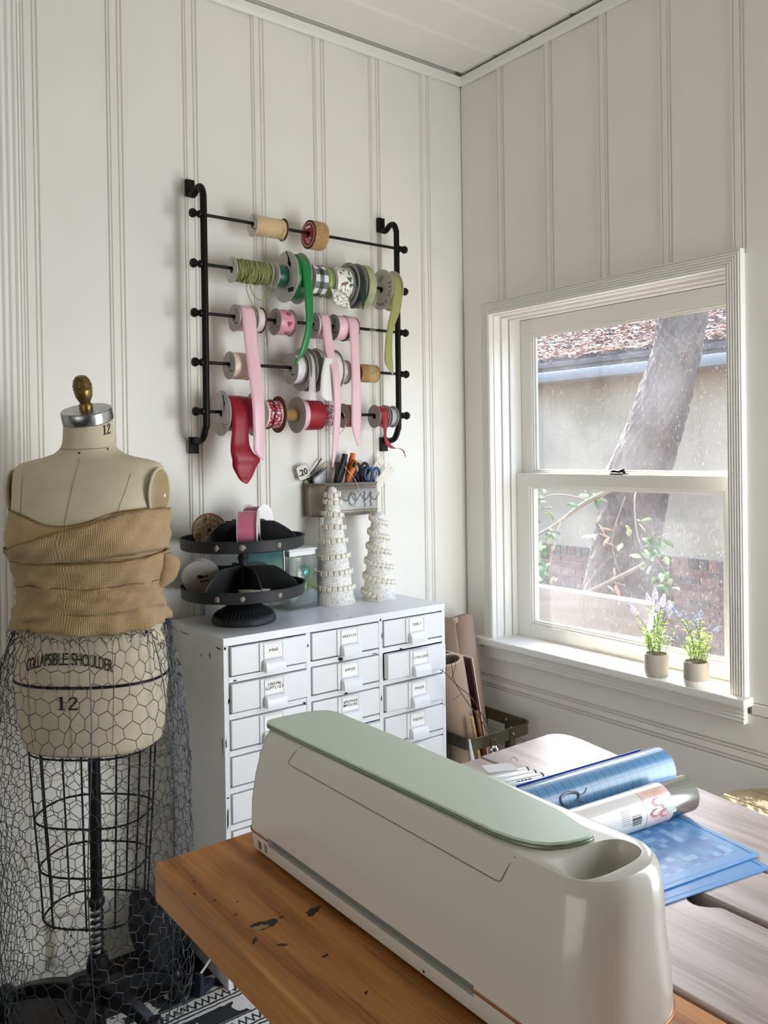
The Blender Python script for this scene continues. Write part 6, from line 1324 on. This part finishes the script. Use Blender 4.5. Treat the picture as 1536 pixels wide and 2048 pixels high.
t = thing('white_stick', 'slim white plastic stick standing between the cabinet and the crate', 'stick', (1.668, 1.80, .001)); obj('stick', MB().tube([(0, 0, 0), (-.062, .0, .40), (-.075, .0, .47)], [.006, .0065, .003], 10), penw, t)

# ---------------------------------------------------------------- rug, outlet, dark things by the wall, stool
rugm = bpy.data.materials.new('black_white_rug'); rugm.use_nodes = True
def _rug(m):
    n = m.node_tree.nodes; L = m.node_tree.links; p = n['Principled BSDF']; p.inputs['Roughness'].default_value = 1.0
    t = n.new('ShaderNodeTexCoord'); s_ = n.new('ShaderNodeSeparateXYZ'); nz = n.new('ShaderNodeTexNoise'); nz.inputs['Scale'].default_value = 45; L.new(t.outputs['Object'], nz.inputs[0])
    ad = n.new('ShaderNodeVectorMath'); ad.operation = 'MULTIPLY_ADD'; L.new(nz.outputs[1], ad.inputs[0]); ad.inputs[1].default_value = (.008, .008, 0); L.new(t.outputs['Object'], ad.inputs[2]); L.new(ad.outputs[0], s_.inputs[0])
    def M2(op, a, b_=None, c=None):
        q = n.new('ShaderNodeMath'); q.operation = op
        for k, v in enumerate((a, b_, c)):
            if v is None: continue
            if hasattr(v, 'is_output'): L.new(v, q.inputs[k])
            else: q.inputs[k].default_value = v
        return q.outputs[0]
    y = s_.outputs[1]; x = s_.outputs[0]
    v = n.new('ShaderNodeTexVoronoi'); v.feature = 'DISTANCE_TO_EDGE'; v.inputs['Scale'].default_value = 21; L.new(ad.outputs[0], v.inputs[0])
    v2 = n.new('ShaderNodeTexVoronoi'); v2.inputs['Scale'].default_value = 21; L.new(ad.outputs[0], v2.inputs[0])
    ring = M2('ABSOLUTE', M2('SUBTRACT', v2.outputs['Distance'], .32)); curl = M2('LESS_THAN', ring, .20); lace = M2('MAXIMUM', curl, M2('GREATER_THAN', v.outputs[0], .20))
    yy = M2('FRACT', M2('MULTIPLY', y, 1 / .125))                 # border bands repeat across the rug
    line = M2('MINIMUM', M2('GREATER_THAN', M2('ABSOLUTE', M2('SUBTRACT', yy, .10)), .022), M2('MINIMUM', M2('GREATER_THAN', M2('ABSOLUTE', M2('SUBTRACT', yy, .20)), .022), M2('GREATER_THAN', M2('ABSOLUTE', M2('SUBTRACT', yy, .52)), .020)))
    zig = M2('PINGPONG', M2('MULTIPLY', x, 1 / .017), .5); zz = M2('ABSOLUTE', M2('SUBTRACT', M2('MULTIPLY', M2('SUBTRACT', yy, .26), 3.2), zig)); inz = M2('MINIMUM', M2('GREATER_THAN', yy, .23), M2('LESS_THAN', yy, .50)); zigz = M2('MAXIMUM', M2('GREATER_THAN', zz, .14), M2('SUBTRACT', 1.0, inz))
    band_ = M2('LESS_THAN', yy, .55); band2 = M2('MULTIPLY', band_, M2('MINIMUM', line, zigz)); oth = M2('MULTIPLY', M2('SUBTRACT', 1.0, band_), lace)
    f = M2('ADD', band2, oth); c = n_mix(n, L, f, lin('#23252c'), lin('#d6d3ce')); L.new(c, p.inputs['Base Color'])
    n2 = n.new('ShaderNodeTexNoise'); n2.inputs['Scale'].default_value = 400; L.new(t.outputs['Object'], n2.inputs[0]); h = M2('ADD', M2('MULTIPLY', f, 1.0), M2('MULTIPLY', n2.outputs[0], .8)); b_ = n.new('ShaderNodeBump'); b_.inputs['Strength'].default_value = .9; b_.inputs['Distance'].default_value = .004; L.new(h, b_.inputs['Height']); L.new(b_.outputs[0], p.inputs['Normal'])
_rug(rugm)
tag(obj('rug', MB().box(-.65, .65, -1.6, 0, 0, .0060), rugm, loc=(.95, 1.965, .0005), bevel=.002), 'black and white lace patterned rug under the table', 'rug')
ow = mat('outlet_plastic', '#dcd9d0', .4)
t = thing('wall_outlet', 'white double wall outlet low on the back wall behind the wire skirt', 'outlet', (.604, YB - .0005, .104))
obj('cover_plate', MB().box(-.036, .036, -.030, 0, -.058, .058), ow, t, bevel=.004)
for z in (-.020, .020):
    r_ = obj('receptacle', MB().lathe([(0, -.0325), (.0165, -.0325), (.0172, -.031), (.0172, -.0295), (0, -.0295)], 24, (0, 0, z), 'y'), ow, t)
    mb = MB().box(-.008, -.006, -.0335, -.0325, z - .001, z + .009); mb.box(.006, .008, -.0335, -.0325, z - .001, z + .007); mb.lathe([(0, -.0335), (.0026, -.0335), (.0026, -.0325), (0, -.0325)], 12, (0, 0, z - .009), 'y'); obj('slot', mb, port, r_)
bk_ = mat('black_fabric', '#17181b', .8, bump=(200, .3)); nav = mat('navy_plastic', '#232a38', .45)
t = thing('black_case', 'black fabric case slumped against the cabinet side by the wall', 'case', (.815, 2.10, .0005), rot=(0, radians(-12), radians(0)))
obj('case_body', MB().prism([(-.050, 0), (.035, 0), (.030, .12), (.012, .175), (-.030, .185), (-.055, .10)], 'y', -.075, .07), bk_, t, bevel=.012, seg=3); obj('handle', MB().tube(smooth_path([(-.020, -.03, .178), (-.022, -.028, .205), (-.02, .0, .212), (-.018, .028, .205), (-.016, .03, .178)], 4), .005, 8), bk_, t)
t = thing('navy_clamp', 'small dark navy clamp on the rug by the cabinet foot', 'clamp', (.838, 1.915, .0068), rot=(0, 0, radians(25)))
obj('jaw', MB().prism([(-.03, 0), (.028, 0), (.03, .014), (.012, .022), (-.008, .018), (-.016, .052), (-.024, .054), (-.026, .018)], 'y', -.011, .011), nav, t, bevel=.003); obj('screw', MB().tube([(-.02, 0, .045), (.024, 0, .065)], .003, 8), chrome, t)
pale = mat('pale_stool_wood', '#a9967a', .5, var=('#988465', 6, .3, .7, (1, 8, 1)))
t = thing('round_stool', 'round pale wooden stool by the window wall behind the table', 'stool', (1.768, .955, 0)); R_ = .155
for k in range(4):
    x0, x1 = -R_ + k * R_ / 2 + .0015, -R_ + (k + 1) * R_ / 2 - .0015; P = []
    xs_ = [x0 + (x1 - x0) * i / 8 for i in range(9)]; P = [(x, -sqrt(max(R_ ** 2 - x * x, 0))) for x in xs_] + [(x, sqrt(max(R_ ** 2 - x * x, 0))) for x in xs_[::-1]]
    obj('seat_board', MB().prism(P, 'z', .455, .48), pale, t, bevel=.003)
obj('seat_ring', MB().lathe([(.10, .43), (.13, .43), (.13, .4545), (.10, .4545)], 40, closed=True), pale, t)
for k in range(3): a = k * 2 * pi / 3 + .5; obj('leg', MB().tube([(.15 * cos(a), .15 * sin(a), .0), (.112 * cos(a), .112 * sin(a), .43)], .013, 12), pale, t)
